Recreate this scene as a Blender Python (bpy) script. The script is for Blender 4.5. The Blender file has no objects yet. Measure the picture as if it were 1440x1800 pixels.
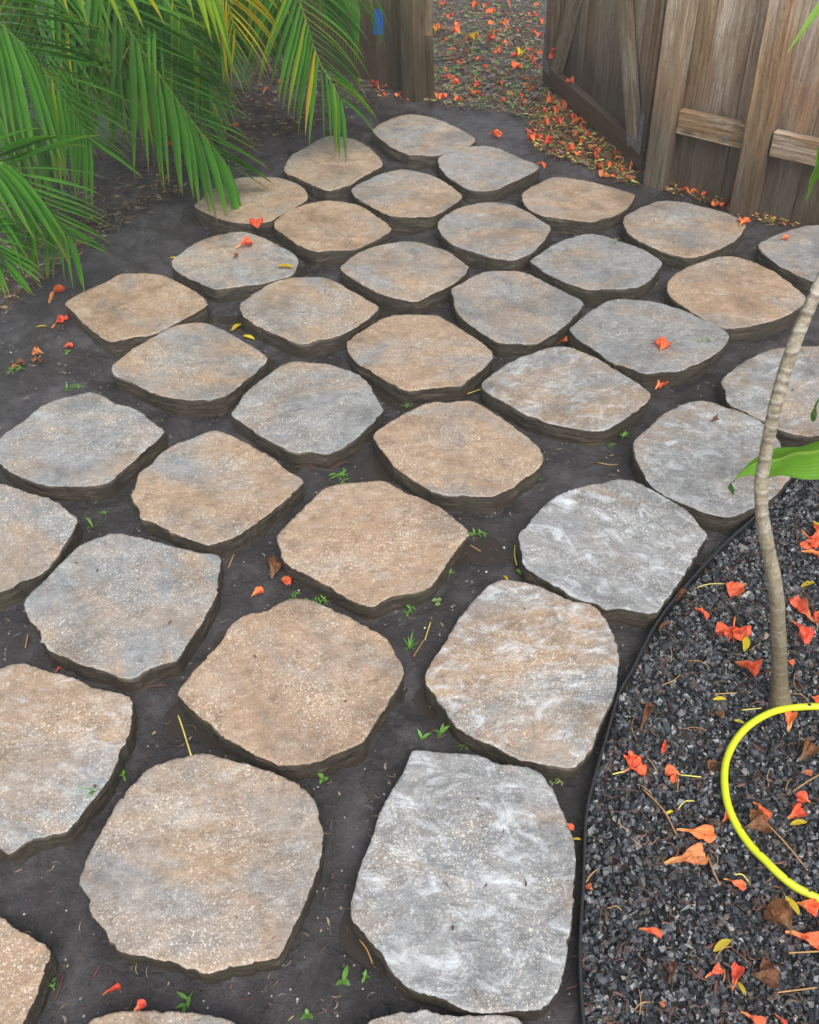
import bpy, bmesh, math, random
import numpy as np
from mathutils import Vector, Matrix, noise
from math import sin, cos, pi, radians, atan2, hypot

SC = bpy.context.scene
COL = SC.collection
rnd = random.Random(7)

# ------------------------------------------------------------------ camera
F_PX, PITCH, CAM_Z = 1600.0, radians(44.25), 1.758
cam = bpy.data.cameras.new('camera')
cam.sensor_fit = 'HORIZONTAL'
cam.sensor_width = 36.0
cam.lens = 36.0 * F_PX / 1440.0
cam.clip_start, cam.clip_end = 0.02, 400.0
cam_o = bpy.data.objects.new('camera', cam)
cam_o.location = (0, 0, CAM_Z)
cam_o.rotation_euler = (pi / 2 - PITCH, 0, 0)
COL.objects.link(cam_o)
SC.camera = cam_o

# ------------------------------------------------------------------ sky, sun, exposure
SUN_EL, SUN_AZ = radians(56), radians(163)          # azimuth measured from +Y towards +X
W = bpy.data.worlds.new('World')
SC.world = W
W.use_nodes = True
wn = W.node_tree
wn.nodes.clear()
sky_t = wn.nodes.new('ShaderNodeTexSky')
sky_t.sky_type = 'NISHITA'
sky_t.sun_disc = False
sky_t.sun_elevation = SUN_EL
sky_t.sun_rotation = SUN_AZ
sky_t.dust_density = 4.0
sky_t.air_density = 1.0
hs = wn.nodes.new('ShaderNodeHueSaturation')
hs.inputs['Saturation'].default_value = 0.36       # overcast: the blue is mostly veiled
bgn = wn.nodes.new('ShaderNodeBackground')
bgn.inputs['Strength'].default_value = 0.15
wo = wn.nodes.new('ShaderNodeOutputWorld')
wn.links.new(sky_t.outputs[0], hs.inputs['Color'])
wn.links.new(hs.outputs[0], bgn.inputs['Color'])
wn.links.new(bgn.outputs[0], wo.inputs['Surface'])
sun = bpy.data.lights.new('sun', 'SUN')
sun.energy = 1.15
sun.angle = radians(34)
sun.color = (1.0, 0.975, 0.94)
sun_o = bpy.data.objects.new('sun', sun)
sd = Vector((sin(SUN_AZ) * cos(SUN_EL), cos(SUN_AZ) * cos(SUN_EL), sin(SUN_EL)))
sun_o.rotation_euler = sd.to_track_quat('Z', 'Y').to_euler()
sun_o.location = sd * 20
COL.objects.link(sun_o)
SC.view_settings.view_transform = 'Standard'
SC.view_settings.look = 'None'
SC.view_settings.gamma = 1.0
SC.view_settings.use_curve_mapping = False
SC.view_settings.exposure = 0.8
SC.render.engine = 'CYCLES'
SC.cycles.max_bounces = 6
SC.cycles.transparent_max_bounces = 6

# ------------------------------------------------------------------ survey of the place
# The layout was measured on the photograph; ground() turns a sighting into a point of the place.
CP, SP = cos(PITCH), sin(PITCH)
EYE = Vector((0, 0, CAM_Z))
def sight(x, y):
    u, v = x - 720.0, 900.0 - y
    return Vector((u, F_PX * CP + v * SP, -F_PX * SP + v * CP))
def ground(x, y, z=0.0):
    d = sight(x, y)
    return EYE + d * ((z - CAM_Z) / d.z)
def at_depth(x, y, Y):
    d = sight(x, y)
    return EYE + d * (Y / d.y)
def seen(p):
    d = Vector(p) - EYE
    f = d.y * CP - d.z * SP
    v = d.y * SP + d.z * CP
    if f < 0.05:
        return (-9999, -9999)
    return (720 + F_PX * d.x / f, 900 - F_PX * v / f)
def px_per_m(p):
    d = Vector(p) - EYE
    return F_PX / (d.y * CP - d.z * SP)

# ------------------------------------------------------------------ helpers
def link(name, me, mats=(), parent=None):
    o = bpy.data.objects.new(name, me)
    for m in mats:
        if me is not None and len(me.materials) < len(mats):
            me.materials.append(m)
    COL.objects.link(o)
    if parent is not None:
        o.parent = parent
    return o
def mesh(name, verts, faces, smooth=False):
    me = bpy.data.meshes.new(name)
    me.from_pydata([tuple(v) for v in verts], [], faces)
    me.update()
    if smooth:
        me.polygons.foreach_set('use_smooth', [True] * len(me.polygons))
    return me
def tag(o, label=None, cat=None, group=None, kind=None):
    if label: o['label'] = label
    if cat: o['category'] = cat
    if group: o['group'] = group
    if kind: o['kind'] = kind
    return o
def empty(name, loc=(0, 0, 0)):
    o = bpy.data.objects.new(name, None)
    o.empty_display_size = 0.1
    o.location = loc
    COL.objects.link(o)
    return o
def catmull(pts, n, closed=False):
    P = [Vector(p) for p in pts]
    m = len(P)
    segs = m if closed else m - 1
    out = []
    # sample uniformly by segment length
    lens = [(P[(i + 1) % m] - P[i]).length for i in range(segs)]
    tot = sum(lens)
    cnt = n if closed else n - 1
    acc, i, base = 0.0, 0, 0.0
    for k in range(n):
        t = tot * k / cnt
        while i < segs - 1 and t > base + lens[i]:
            base += lens[i]
            i += 1
        u = min(1.0, max(0.0, (t - base) / max(lens[i], 1e-9)))
        if closed:
            a, b, c, d = P[(i - 1) % m], P[i], P[(i + 1) % m], P[(i + 2) % m]
        else:
            b, c = P[i], P[i + 1]
            a = P[i - 1] if i > 0 else b * 2 - c
            d = P[i + 2] if i + 2 < m else c * 2 - b
        out.append(0.5 * ((2 * b) + (c - a) * u + (2 * a - 5 * b + 4 * c - d) * u * u + (3 * b - a - 3 * c + d) * u ** 3))
    return out
def tube(pts, radii, sides=8, cap=True, verts=None, faces=None):
    """a swept round tube; returns verts, faces (appended to the lists given)"""
    verts = [] if verts is None else verts
    faces = [] if faces is None else faces
    P = [Vector(p) for p in pts]
    n = len(P)
    if not hasattr(radii, '__len__'):
        radii = [radii] * n
    ref = Vector((0.13, 0.27, 0.95))
    b0 = len(verts)
    for i, p in enumerate(P):
        t = (P[min(i + 1, n - 1)] - P[max(i - 1, 0)]).normalized()
        a = t.cross(ref)
        if a.length < 1e-3:
            a = t.cross(Vector((1, 0, 0)))
        a.normalize()
        b = t.cross(a)
        for k in range(sides):
            an = 2 * pi * k / sides
            verts.append(p + (a * cos(an) + b * sin(an)) * radii[i])
    for i in range(n - 1):
        for k in range(sides):
            k2 = (k + 1) % sides
            faces.append((b0 + i * sides + k, b0 + i * sides + k2, b0 + (i + 1) * sides + k2, b0 + (i + 1) * sides + k))
    if cap:
        faces.append(tuple(b0 + k for k in reversed(range(sides))))
        faces.append(tuple(b0 + (n - 1) * sides + k for k in range(sides)))
    return verts, faces
def fbm(v, o=3):
    return noise.fractal(v, 1.0, 2.0, o)

# ------------------------------------------------------------------ materials
class NT:
    def __init__(self, name):
        self.m = bpy.data.materials.new(name)
        self.m.use_nodes = True
        self.t = self.m.node_tree
        self.b = self.t.nodes['Principled BSDF']
        self.out = self.t.nodes['Material Output']
    def n(self, typ, **kw):
        x = self.t.nodes.new('ShaderNode' + typ)
        for k, v in kw.items():
            setattr(x, k, v)
        return x
    def put(self, sock, v):
        if hasattr(v, 'is_linked') or isinstance(v, bpy.types.NodeSocket):
            self.t.links.new(v, sock)
        elif isinstance(v, (tuple, list)) and len(v) == 3 and sock.type == 'RGBA':
            sock.default_value = (*v, 1)
        else:
            sock.default_value = v
    def math(self, op, a, b=0.5, c=None, clamp=False):
        x = self.n('Math', operation=op, use_clamp=clamp)
        self.put(x.inputs[0], a); self.put(x.inputs[1], b)
        if c is not None: self.put(x.inputs[2], c)
        return x.outputs[0]
    def mix(self, f, a, b, mode='MIX'):
        x = self.n('MixRGB', blend_type=mode)
        self.put(x.inputs[0], f); self.put(x.inputs[1], a); self.put(x.inputs[2], b)
        return x.outputs[0]
    def ramp(self, f, stops, interp='LINEAR'):
        x = self.n('ValToRGB')
        x.color_ramp.interpolation = interp
        el = x.color_ramp.elements
        while len(el) < len(stops): el.new(0.5)
        for e, (p, c) in zip(el, stops):
            e.position = p
            e.color = (c, c, c, 1) if not hasattr(c, '__len__') else (*c, 1)
        self.put(x.inputs[0], f)
        return x.outputs[0]
    def noise(self, vec, scale, detail=3.0, rough=0.55, dist=0.0):
        x = self.n('TexNoise')
        self.put(x.inputs['Vector'], vec)
        x.inputs['Scale'].default_value = scale
        x.inputs['Detail'].default_value = detail
        x.inputs['Roughness'].default_value = rough
        x.inputs['Distortion'].default_value = dist
        return x.outputs['Fac']
    def voro(self, vec, scale, feature='F1'):
        x = self.n('TexVoronoi', feature=feature)
        self.put(x.inputs['Vector'], vec)
        x.inputs['Scale'].default_value = scale
        return x
    def attr(self, name, typ='OBJECT'):
        x = self.n('Attribute', attribute_type=typ, attribute_name=name)
        return x
    def objvec(self, shuffle=True, scale=(1, 1, 1), rot=None):
        tc = self.n('TexCoord')
        v = tc.outputs['Object']
        if rot is not None:
            r = self.n('VectorRotate', rotation_type='Z_AXIS')
            self.put(r.inputs['Vector'], v); self.put(r.inputs['Angle'], rot)
            v = r.outputs[0]
        mp = self.n('Mapping')
        mp.inputs['Scale'].default_value = scale
        self.put(mp.inputs['Vector'], v)
        v = mp.outputs[0]
        if shuffle:
            oi = self.n('ObjectInfo')
            a = self.n('VectorMath', operation='ADD')
            s = self.math('MULTIPLY', oi.outputs['Random'], 61.0)
            self.put(a.inputs[0], v); self.put(a.inputs[1], s)
            v = a.outputs[0]
        return v
    def bump(self, h, strength, dist, nrm=None):
        x = self.n('Bump')
        x.inputs['Strength'].default_value = strength
        x.inputs['Distance'].default_value = dist
        self.put(x.inputs['Height'], h)
        if nrm is not None: self.put(x.inputs['Normal'], nrm)
        return x.outputs[0]
    def done(self, color=None, rough=None, normal=None, **kw):
        if color is not None: self.put(self.b.inputs['Base Color'], color)
        if rough is not None: self.put(self.b.inputs['Roughness'], rough)
        if normal is not None: self.put(self.b.inputs['Normal'], normal)
        for k, v in kw.items():
            self.put(self.b.inputs[k.replace('_', ' ')], v)
        return self.m

def mat_paver_top():
    M = NT('paver_face')
    ang = M.attr('angle').outputs['Fac']
    tone = M.attr('tone').outputs['Fac']
    streak = M.attr('streak').outputs['Fac']
    v = M.objvec()
    vs = M.objvec(rot=ang, scale=(1.0, 1.75, 1.0))
    big = M.noise(vs, 3.6, 5, 0.6, 0.5)
    t = M.math('ADD', M.math('MULTIPLY', M.math('SUBTRACT', big, 0.5), 4.2), tone, clamp=True)
    tan = M.mix(M.noise(v, 16, 4, 0.6), (0.365, 0.258, 0.170), (0.262, 0.182, 0.120))
    tan = M.mix(M.math('MULTIPLY', M.math('SUBTRACT', tone, 0.75, clamp=False), 1.6, clamp=True), tan, (0.330, 0.212, 0.130))
    grey = M.mix(M.noise(vs, 7, 5, 0.65, 0.8), (0.130, 0.140, 0.150), (0.295, 0.298, 0.295))
    c = M.mix(t, grey, tan)
    warm = M.noise(v, 9, 4, 0.6, 0.3)
    c = M.mix(M.math('MULTIPLY', M.ramp(warm, [(0.50, 0.0), (0.70, 0.7)]), M.math('ADD', tone, 0.25), clamp=True), c, (0.33, 0.235, 0.155))
    # pale worn veins that follow the cleft of the cast face
    vein = M.noise(vs, 15, 8, 0.74, 0.75)
    vm = M.ramp(vein, [(0.50, 0.0), (0.56, 0.30), (0.68, 0.95)])
    c = M.mix(M.math('MULTIPLY', vm, streak, clamp=True), c, (0.56, 0.60, 0.64))
    # worn pale patches
    wp = M.ramp(M.noise(vs, 6, 6, 0.75, 0.4), [(0.55, 0.0), (0.78, 0.6)])
    c = M.mix(wp, c, M.mix(tone, (0.46, 0.47, 0.475), (0.50, 0.455, 0.385)))
    st = M.noise(v, 26, 6, 0.78, 0.5)
    c = M.mix(1.0, c, M.ramp(st, [(0.32, 0.66), (0.5, 0.98), (0.68, 1.18)]), 'MULTIPLY')
    pits = M.ramp(M.noise(v, 11, 6, 0.8, 0.8), [(0.64, 0.0), (0.72, 0.55)])
    c = M.mix(pits, c, (0.115, 0.098, 0.078))
    # sand grain
    gr = M.noise(v, 420, 3, 0.7)
    c = M.mix(1.0, c, M.ramp(gr, [(0.25, 0.68), (0.5, 1.0), (0.78, 1.34)]), 'MULTIPLY')
    dn = M.n('TexNoise'); M.put(dn.inputs['Vector'], v); dn.inputs['Scale'].default_value = 260; dn.inputs['Detail'].default_value = 3
    dm_ = M.n('VectorMath', operation='MULTIPLY_ADD'); M.put(dm_.inputs[0], dn.outputs['Color']); dm_.inputs[1].default_value = (.006, .006, .006); M.put(dm_.inputs[2], v)
    vd = dm_.outputs[0]
    clump = M.ramp(M.noise(vs, 4.5, 5, 0.7, 0.3), [(0.38, 0.25), (0.62, 1.0)])
    # exposed aggregate: pale chips of two sizes, a few dark pits
    for sc, thr, rad, colr, op in ((430, 0.72, 0.55, (0.62, 0.57, 0.49), .62), (230, 0.86, 0.5, (0.66, 0.61, 0.53), .7), (120, 0.95, 0.36, (0.70, 0.64, 0.55), .6), (260, 0.93, 0.5, (0.10, 0.085, 0.07), .3)):
        vo = M.voro(vd, sc)
        sep = M.n('SeparateColor')
        M.put(sep.inputs[0], vo.outputs['Color'])
        on = M.math('MULTIPLY', M.math('GREATER_THAN', sep.outputs[0], thr), M.math('LESS_THAN', vo.outputs['Distance'], rad))
        c = M.mix(M.math('MULTIPLY', M.math('MULTIPLY', on, op), clump), c, colr)
    # damp blotches
    dm = M.ramp(M.noise(v, 5, 5, 0.7), [(0.3, 0.62), (0.52, 1.0)])
    c = M.mix(1.0, c, dm, 'MULTIPLY')
    h = M.math('ADD', M.math('MULTIPLY', gr, 0.5), M.noise(v, 110, 4, 0.7))
    nb = M.bump(h, 0.34, 0.004)
    nb = M.bump(vein, 0.5, 0.010, nb)
    nb = M.bump(M.noise(v, 30, 6, 0.75), 0.5, 0.007, nb)
    ro = M.ramp(M.noise(v, 14, 4, 0.7), [(0.35, 0.32), (0.65, 0.56)])
    return M.done(c, ro, nb, Specular_IOR_Level=0.5)

def mat_paver_side():
    M = NT('paver_edge')
    v = M.objvec(scale=(1, 1, 1))
    lay = M.objvec(scale=(0.6, 0.6, 6.0))
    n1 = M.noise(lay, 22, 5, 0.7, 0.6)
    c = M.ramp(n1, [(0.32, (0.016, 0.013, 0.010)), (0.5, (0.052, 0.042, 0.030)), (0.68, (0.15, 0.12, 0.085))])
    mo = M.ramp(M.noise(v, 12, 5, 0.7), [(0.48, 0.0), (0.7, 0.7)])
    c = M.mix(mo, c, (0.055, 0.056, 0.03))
    nb = M.bump(M.noise(v, 90, 5, 0.75), 0.9, 0.006)
    return M.done(c, 0.5, nb)

def mat_soil():
    M = NT('wet_black_sand')
    tc = M.n('TexCoord')
    v = tc.outputs['Object']
    big = M.noise(v, 2.2, 5, 0.6, 0.3)
    mid = M.noise(v, 14, 5, 0.65, 0.6)
    c = M.ramp(big, [(0.3, (0.020, 0.018, 0.019)), (0.55, (0.042, 0.038, 0.041)), (0.75, (0.062, 0.057, 0.060))])
    c = M.mix(M.ramp(mid, [(0.42, 0.0), (0.66, 0.8)]), c, (0.096, 0.089, 0.095))
    org = M.ramp(M.noise(v, 5, 5, 0.7), [(0.55, 0.0), (0.75, 0.7)])
    c = M.mix(org, c, (0.030, 0.022, 0.016))
    sand = M.noise(v, 330, 4, 0.8)
    c = M.mix(1.0, c, M.ramp(sand, [(0.28, 0.45), (0.5, 1.0), (0.75, 1.75)]), 'MULTIPLY')
    wet = M.ramp(M.noise(v, 3.4, 6, 0.68, 0.5), [(0.42, 0.0), (0.56, 1.0)])
    c = M.mix(M.math('MULTIPLY', wet, 0.65), c, (0.016, 0.0135, 0.012))
    vo = M.voro(v, 150)
    sep = M.n('SeparateColor'); M.put(sep.inputs[0], vo.outputs['Color'])
    on = M.math('MULTIPLY', M.math('GREATER_THAN', sep.outputs[0], 0.988), M.math('LESS_THAN', vo.outputs['Distance'], 0.35))
    c = M.mix(M.math('MULTIPLY', on, 0.8), c, (0.45, 0.44, 0.42))
    h = M.math('ADD', M.math('MULTIPLY', sand, 0.35), M.math('MULTIPLY', M.noise(v, 75, 6, 0.78), 1.4))
    nb = M.bump(h, 0.75, 0.007)
    nb = M.bump(mid, 0.35, 0.02, nb)
    ro = M.math('SUBTRACT', M.ramp(M.noise(v, 8, 4, 0.6), [(0.3, 0.36), (0.7, 0.56)]), M.math('MULTIPLY', wet, 0.24))
    return M.done(c, ro, nb, Specular_IOR_Level=0.5)

def mat_water():
    M = NT('puddle_water')
    tc = M.n('TexCoord')
    n1 = M.noise(tc.outputs['Object'], 40, 2, 0.5)
    nb = M.bump(n1, 0.06, 0.004)
    M.put(M.b.inputs['Base Color'], (0.030, 0.024, 0.019))
    return M.done(None, 0.05, nb, IOR=1.33)

def mat_gravel():
    M = NT('granite_chip')
    a = M.attr('chip', 'GEOMETRY').outputs['Fac']
    tc = M.n('TexCoord')
    n1 = M.noise(tc.outputs['Object'], 320, 3, 0.7)
    c = M.ramp(a, [(0.0, (0.013, 0.0145, 0.0165)), (0.35, (0.022, 0.026, 0.031)), (0.62, (0.046, 0.054, 0.063)), (0.80, (0.092, 0.102, 0.115)),
                   (0.90, (0.085, 0.062, 0.045)), (0.955, (0.12, 0.117, 0.113)), (1.0, (0.21, 0.205, 0.195))])
    c = M.mix(1.0, c, M.ramp(n1, [(0.3, 0.55), (0.7, 1.5)]), 'MULTIPLY')
    return M.done(c, 0.26, M.bump(n1, 0.3, 0.002), Specular_IOR_Level=0.6)

def mat_wood(name, grain_axis=2):
    """weathered treated pine; grain runs along the given local axis"""
    M = NT(name)
    tone = M.attr('tone').outputs['Fac']
    green = M.attr('green').outputs['Fac']
    sc = [1.0, 1.0, 1.0]
    sc[grain_axis] = 0.045
    g = M.objvec(scale=tuple(sc))
    v = M.objvec()
    sc2 = [1.0, 1.0, 1.0]; sc2[grain_axis] = 0.16
    g2 = M.objvec(scale=tuple(sc2))
    fine = M.noise(g, 260, 4, 0.7)
    band = M.ramp(M.noise(g, 46, 5, 0.7, 0.6), [(0.3, 0.0), (0.7, 1.0)])
    weather = M.noise(g2, 11, 6, 0.7, 0.5)
    t = M.math('ADD', M.math('MULTIPLY', M.math('SUBTRACT', weather, 0.5), 4.0), tone, clamp=True)
    brown = M.mix(band, (0.15, 0.088, 0.045), (0.46, 0.31, 0.165))
    grey = M.mix(band, (0.34, 0.305, 0.255), (0.72, 0.64, 0.525))
    c = M.mix(t, brown, grey)
    gm = M.ramp(M.noise(g2, 6, 5, 0.7), [(0.35, 0.0), (0.65, 1.0)])
    c = M.mix(M.math('MULTIPLY', gm, green, clamp=True), c, (0.095, 0.105, 0.060))
    c = M.mix(1.0, c, M.ramp(fine, [(0.28, 0.42), (0.5, 1.0), (0.72, 1.5)]), 'MULTIPLY')
    crack = M.ramp(M.noise(g, 105, 4, 0.75, 0.3), [(0.60, 0.0), (0.68, 0.75)])
    c = M.mix(crack, c, (0.045, 0.032, 0.022))
    bleach = M.ramp(M.noise(g2, 15, 6, 0.75, 0.6), [(0.54, 0.0), (0.68, 0.6)])
    bleach = M.math('MULTIPLY', bleach, M.math('SUBTRACT', 1.05, green), clamp=True)
    c = M.mix(bleach, c, (0.62, 0.59, 0.53))
    # knots
    kv = M.objvec(scale=(1, 1, 0.45) if grain_axis == 2 else (0.45, 1, 1))
    vo = M.voro(kv, 7.0)
    kn = M.ramp(vo.outputs['Distance'], [(0.0, 1.0), (0.07, 0.8), (0.13, 0.0)])
    c = M.mix(M.math('MULTIPLY', kn, 0.7), c, (0.055, 0.035, 0.022))
    # soaked and mildewed foot of the boards, up to about knee height, ragged upper edge
    geo = M.n('NewGeometry')
    sep = M.n('SeparateXYZ'); M.put(sep.inputs[0], geo.outputs['Position'])
    damp = M.attr('damp').outputs['Fac']
    lift = M.math('ADD', sep.outputs[2], M.math('MULTIPLY', M.math('SUBTRACT', M.noise(g2, 9, 5, 0.7), 0.5), 0.55))
    dm = M.math('MULTIPLY', M.ramp(lift, [(0.20, 1.0), (0.75, 0.0)]), damp, clamp=True)
    c = M.mix(M.math('MULTIPLY', dm, 0.85), c, (0.040, 0.027, 0.015))
    tan_ = M.math('MULTIPLY', M.ramp(lift, [(0.30, 0.0), (0.42, 1.0), (0.62, 0.9), (0.95, 0.0)]), M.ramp(M.noise(g2, 8, 5, 0.7), [(0.36, 0.0), (0.6, 0.85)]))
    tan_ = M.math('MULTIPLY', tan_, M.math('SUBTRACT', 1.05, green), clamp=True)
    c = M.mix(M.math('MULTIPLY', tan_, damp, clamp=True), c, M.mix(band, (0.15, 0.075, 0.035), (0.36, 0.20, 0.105)))
    sp = M.ramp(M.noise(v, 70, 4, 0.75), [(0.56, 0.0), (0.68, 0.6)])
    c = M.mix(sp, c, (0.05, 0.045, 0.038))
    h = M.math('ADD', M.math('MULTIPLY', fine, 0.6), band)
    nb = M.bump(h, 0.8, 0.005)
    return M.done(c, 0.6, nb, Specular_IOR_Level=0.35)

def mat_leaf(name, c1, c2, trans=0.3, rough=0.32, veins=120.0):
    M = NT(name)
    v = M.objvec()
    n1 = M.noise(v, 6, 4, 0.6)
    c = M.mix(n1, c1, c2)
    oi = M.n('ObjectInfo')
    hsv = M.n('HueSaturation')
    M.put(hsv.inputs['Color'], c)
    M.put(hsv.inputs['Value'], M.math('ADD', M.math('MULTIPLY', oi.outputs['Random'], 0.6), 0.72))
    c = hsv.outputs[0]
    along = M.attr('along', 'GEOMETRY').outputs['Fac']
    c = M.mix(M.ramp(along, [(0.66, 0.0), (0.88, 0.35)]), c, (0.26, 0.34, 0.04))
    c = M.mix(M.ramp(along, [(0.90, 0.0), (0.97, 0.8)]), c, (0.30, 0.20, 0.09))
    M.put(M.b.inputs['Base Color'], c)
    M.put(M.b.inputs['Roughness'], rough)
    M.put(M.b.inputs['Normal'], M.bump(M.noise(v, veins, 3, 0.6), 0.25, 0.002))
    tr = M.n('BsdfTranslucent')
    hs2 = M.n('HueSaturation'); hs2.inputs['Value'].default_value = 1.6; hs2.inputs['Saturation'].default_value = 1.15
    M.put(hs2.inputs['Color'], c)
    M.put(tr.inputs['Color'], hs2.outputs[0])
    mx = M.n('MixShader'); mx.inputs[0].default_value = trans
    M.t.links.new(M.b.outputs[0], mx.inputs[1]); M.t.links.new(tr.outputs[0], mx.inputs[2])
    M.t.links.new(mx.outputs[0], M.out.inputs['Surface'])
    return M.m

def mat_petal(name, c1, c2, claw=None):
    M = NT(name)
    v = M.objvec()
    n1 = M.noise(v, 5, 5, 0.65)
    c = M.mix(M.ramp(n1, [(0.35, 0.0), (0.65, 1.0)]), c1, c2)
    raw = M.objvec(shuffle=False)
    sx = M.n('SeparateXYZ'); M.put(sx.inputs[0], raw)
    if claw:
        cl = M.ramp(M.math('ADD', sx.outputs[0], M.math('MULTIPLY', M.math('SUBTRACT', n1, 0.5), 0.35)), [(0.10, 0.75), (0.42, 0.0)])
        c = M.mix(cl, c, claw)
    vein = M.noise(M.objvec(scale=(1.3, 9.0, 1.0)), 3.2, 4, 0.7, 0.4)
    c = M.mix(1.0, c, M.ramp(vein, [(0.3, 0.72), (0.5, 1.0), (0.7, 1.25)]), 'MULTIPLY')
    bl = M.ramp(M.noise(v, 3.1, 5, 0.75), [(0.56, 0.0), (0.72, 0.55)])
    c = M.mix(bl, c, (0.26, 0.05, 0.022) if claw else (0.2, 0.12, 0.02))
    oi = M.n('ObjectInfo')
    hsv = M.n('HueSaturation')
    M.put(hsv.inputs['Color'], c)
    M.put(hsv.inputs['Value'], M.math('ADD', M.math('MULTIPLY', oi.outputs['Random'], 0.5), 0.85))
    M.put(hsv.inputs['Hue'], M.math('ADD', M.math('MULTIPLY', oi.outputs['Random'], 0.02), 0.492))
    tr = M.n('BsdfTranslucent'); M.put(tr.inputs['Color'], hsv.outputs[0])
    mx = M.n('MixShader'); mx.inputs[0].default_value = 0.3
    M.t.links.new(M.b.outputs[0], mx.inputs[1]); M.t.links.new(tr.outputs[0], mx.inputs[2]); M.t.links.new(mx.outputs[0], M.out.inputs['Surface'])
    return M.done(hsv.outputs[0], 0.36, M.bump(M.math('ADD', vein, M.noise(v, 14, 4, 0.7)), 0.5, 0.004))

def mat_plain(name, c, rough=0.5, metal=0.0, var=0.25, scale=60.0):
    M = NT(name)
    v = M.objvec()
    n1 = M.noise(v, scale, 4, 0.65)
    cc = M.mix(1.0, c, M.ramp(n1, [(0.3, 1 - var), (0.7, 1 + var)]), 'MULTIPLY')
    return M.done(cc, rough, M.bump(n1, 0.25, 0.002), Metallic=metal)

def mat_trunk():
    M = NT('ringed_bark')
    tc = M.n('TexCoord')
    v = tc.outputs['Object']
    mp = M.n('Mapping'); mp.inputs['Scale'].default_value = (1, 1, 0.35); M.put(mp.inputs['Vector'], v)
    n1 = M.noise(v, 30, 5, 0.7)
    n2 = M.noise(v, 140, 4, 0.7)
    c = M.ramp(M.noise(v, 17, 6, 0.75, 0.5), [(0.34, (0.13, 0.105, 0.065)), (0.5, (0.29, 0.25, 0.185)), (0.7, (0.45, 0.425, 0.37))])
    c = M.mix(M.ramp(M.noise(v, 9, 4, 0.6), [(0.42, 0.0), (0.62, 0.6)]), c, (0.24, 0.205, 0.11))
    c = M.mix(1.0, c, M.ramp(n2, [(0.3, 0.65), (0.7, 1.3)]), 'MULTIPLY')
    sepz = M.n('SeparateXYZ'); M.put(sepz.inputs[0], v)
    lowb = M.ramp(M.math('ADD', sepz.outputs[2], M.math('MULTIPLY', M.math('SUBTRACT', n1, 0.5), 0.3)), [(0.12, 0.9), (0.42, 0.0)])
    c = M.mix(lowb, c, (0.115, 0.090, 0.048))
    ring = M.attr('ring', 'GEOMETRY').outputs['Fac']
    c = M.mix(M.math('MULTIPLY', ring, 0.6), c, (0.07, 0.052, 0.034))
    pale = M.math('MULTIPLY', M.attr('lip', 'GEOMETRY').outputs['Fac'], 0.4)
    c = M.mix(pale, c, (0.62, 0.58, 0.50))
    sp = M.ramp(M.noise(v, 60, 5, 0.75), [(0.55, 0.0), (0.68, 0.6)])
    c = M.mix(sp, c, (0.10, 0.078, 0.05))
    return M.done(c, 0.6, M.bump(M.math('ADD', n2, n1), 0.8, 0.004))

def mat_hose():
    M = NT('lime_hose')
    v = M.objvec()
    vo = M.voro(v, 55)
    sep = M.n('SeparateColor'); M.put(sep.inputs[0], vo.outputs['Color'])
    on = M.math('MULTIPLY', M.math('GREATER_THAN', sep.outputs[0], 0.66), M.math('LESS_THAN', vo.outputs['Distance'], 0.24))
    c = M.mix(M.noise(v, 40, 4, 0.7), (0.58, 0.64, 0.010), (0.46, 0.54, 0.014))
    c = M.mix(M.ramp(M.noise(v, 160, 3, 0.7), [(0.6, 0.0), (0.75, 0.4)]), c, (0.25, 0.26, 0.02))
    c = M.mix(M.ramp(M.noise(v, 22, 5, 0.75), [(0.54, 0.0), (0.72, 0.5)]), c, (0.36, 0.36, 0.06))
    c = M.mix(on, c, (0.02, 0.02, 0.015))
    return M.done(c, 0.38, M.bump(M.noise(v, 300, 2, 0.5), 0.15, 0.001))

PAVER_TOP, PAVER_SIDE, SOIL, WATER, GRAVEL = mat_paver_top(), mat_paver_side(), mat_soil(), mat_water(), mat_gravel()
WOOD_V, WOOD_U = mat_wood('weathered_board', 2), mat_wood('weathered_rail', 0)
PALM = mat_leaf('palm_green', (0.046, 0.155, 0.022), (0.118, 0.305, 0.052), 0.38, 0.26)
PALM_Y = mat_leaf('palm_yellow', (0.50, 0.34, 0.015), (0.30, 0.33, 0.02), 0.3, 0.4)
PALM_T = mat_leaf('palm_yellow_green', (0.17, 0.30, 0.02), (0.26, 0.36, 0.03), 0.34, 0.35)
RACHIS = mat_plain('palm_rachis', (0.16, 0.24, 0.05), 0.4)
CANE = mat_plain('palm_cane', (0.13, 0.15, 0.06), 0.5)
def mat_broad(name, c1, c2):
    m = mat_leaf(name, c1, c2, 0.3, 0.22, 60)
    t = m.node_tree
    M = NT.__new__(NT); M.m, M.t = m, t
    M.b = t.nodes['Principled BSDF']; M.out = t.nodes['Material Output']
    q = M.attr('across', 'GEOMETRY').outputs['Fac']
    st = M.noise(M.mixvec(q), 26, 3, 0.7)
    hsv = M.b.inputs['Base Color'].links[0].from_socket
    c = M.mix(1.0, hsv, M.ramp(st, [(0.3, 0.5), (0.5, 1.0), (0.7, 1.45)]), 'MULTIPLY')
    rib = M.ramp(M.math('ABSOLUTE', q), [(0.04, 1.0), (0.11, 0.0)])
    c = M.mix(M.math('MULTIPLY', rib, 0.85), c, (0.34, 0.52, 0.10))
    M.put(M.b.inputs['Base Color'], c)
    vo = M.voro(M.objvec(), 130)
    drop = M.ramp(vo.outputs['Distance'], [(0.0, 1.0), (0.34, 0.0)])
    M.put(M.b.inputs['Normal'], M.bump(st, 0.4, 0.003, M.bump(drop, 0.5, 0.003)))
    return m
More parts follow.
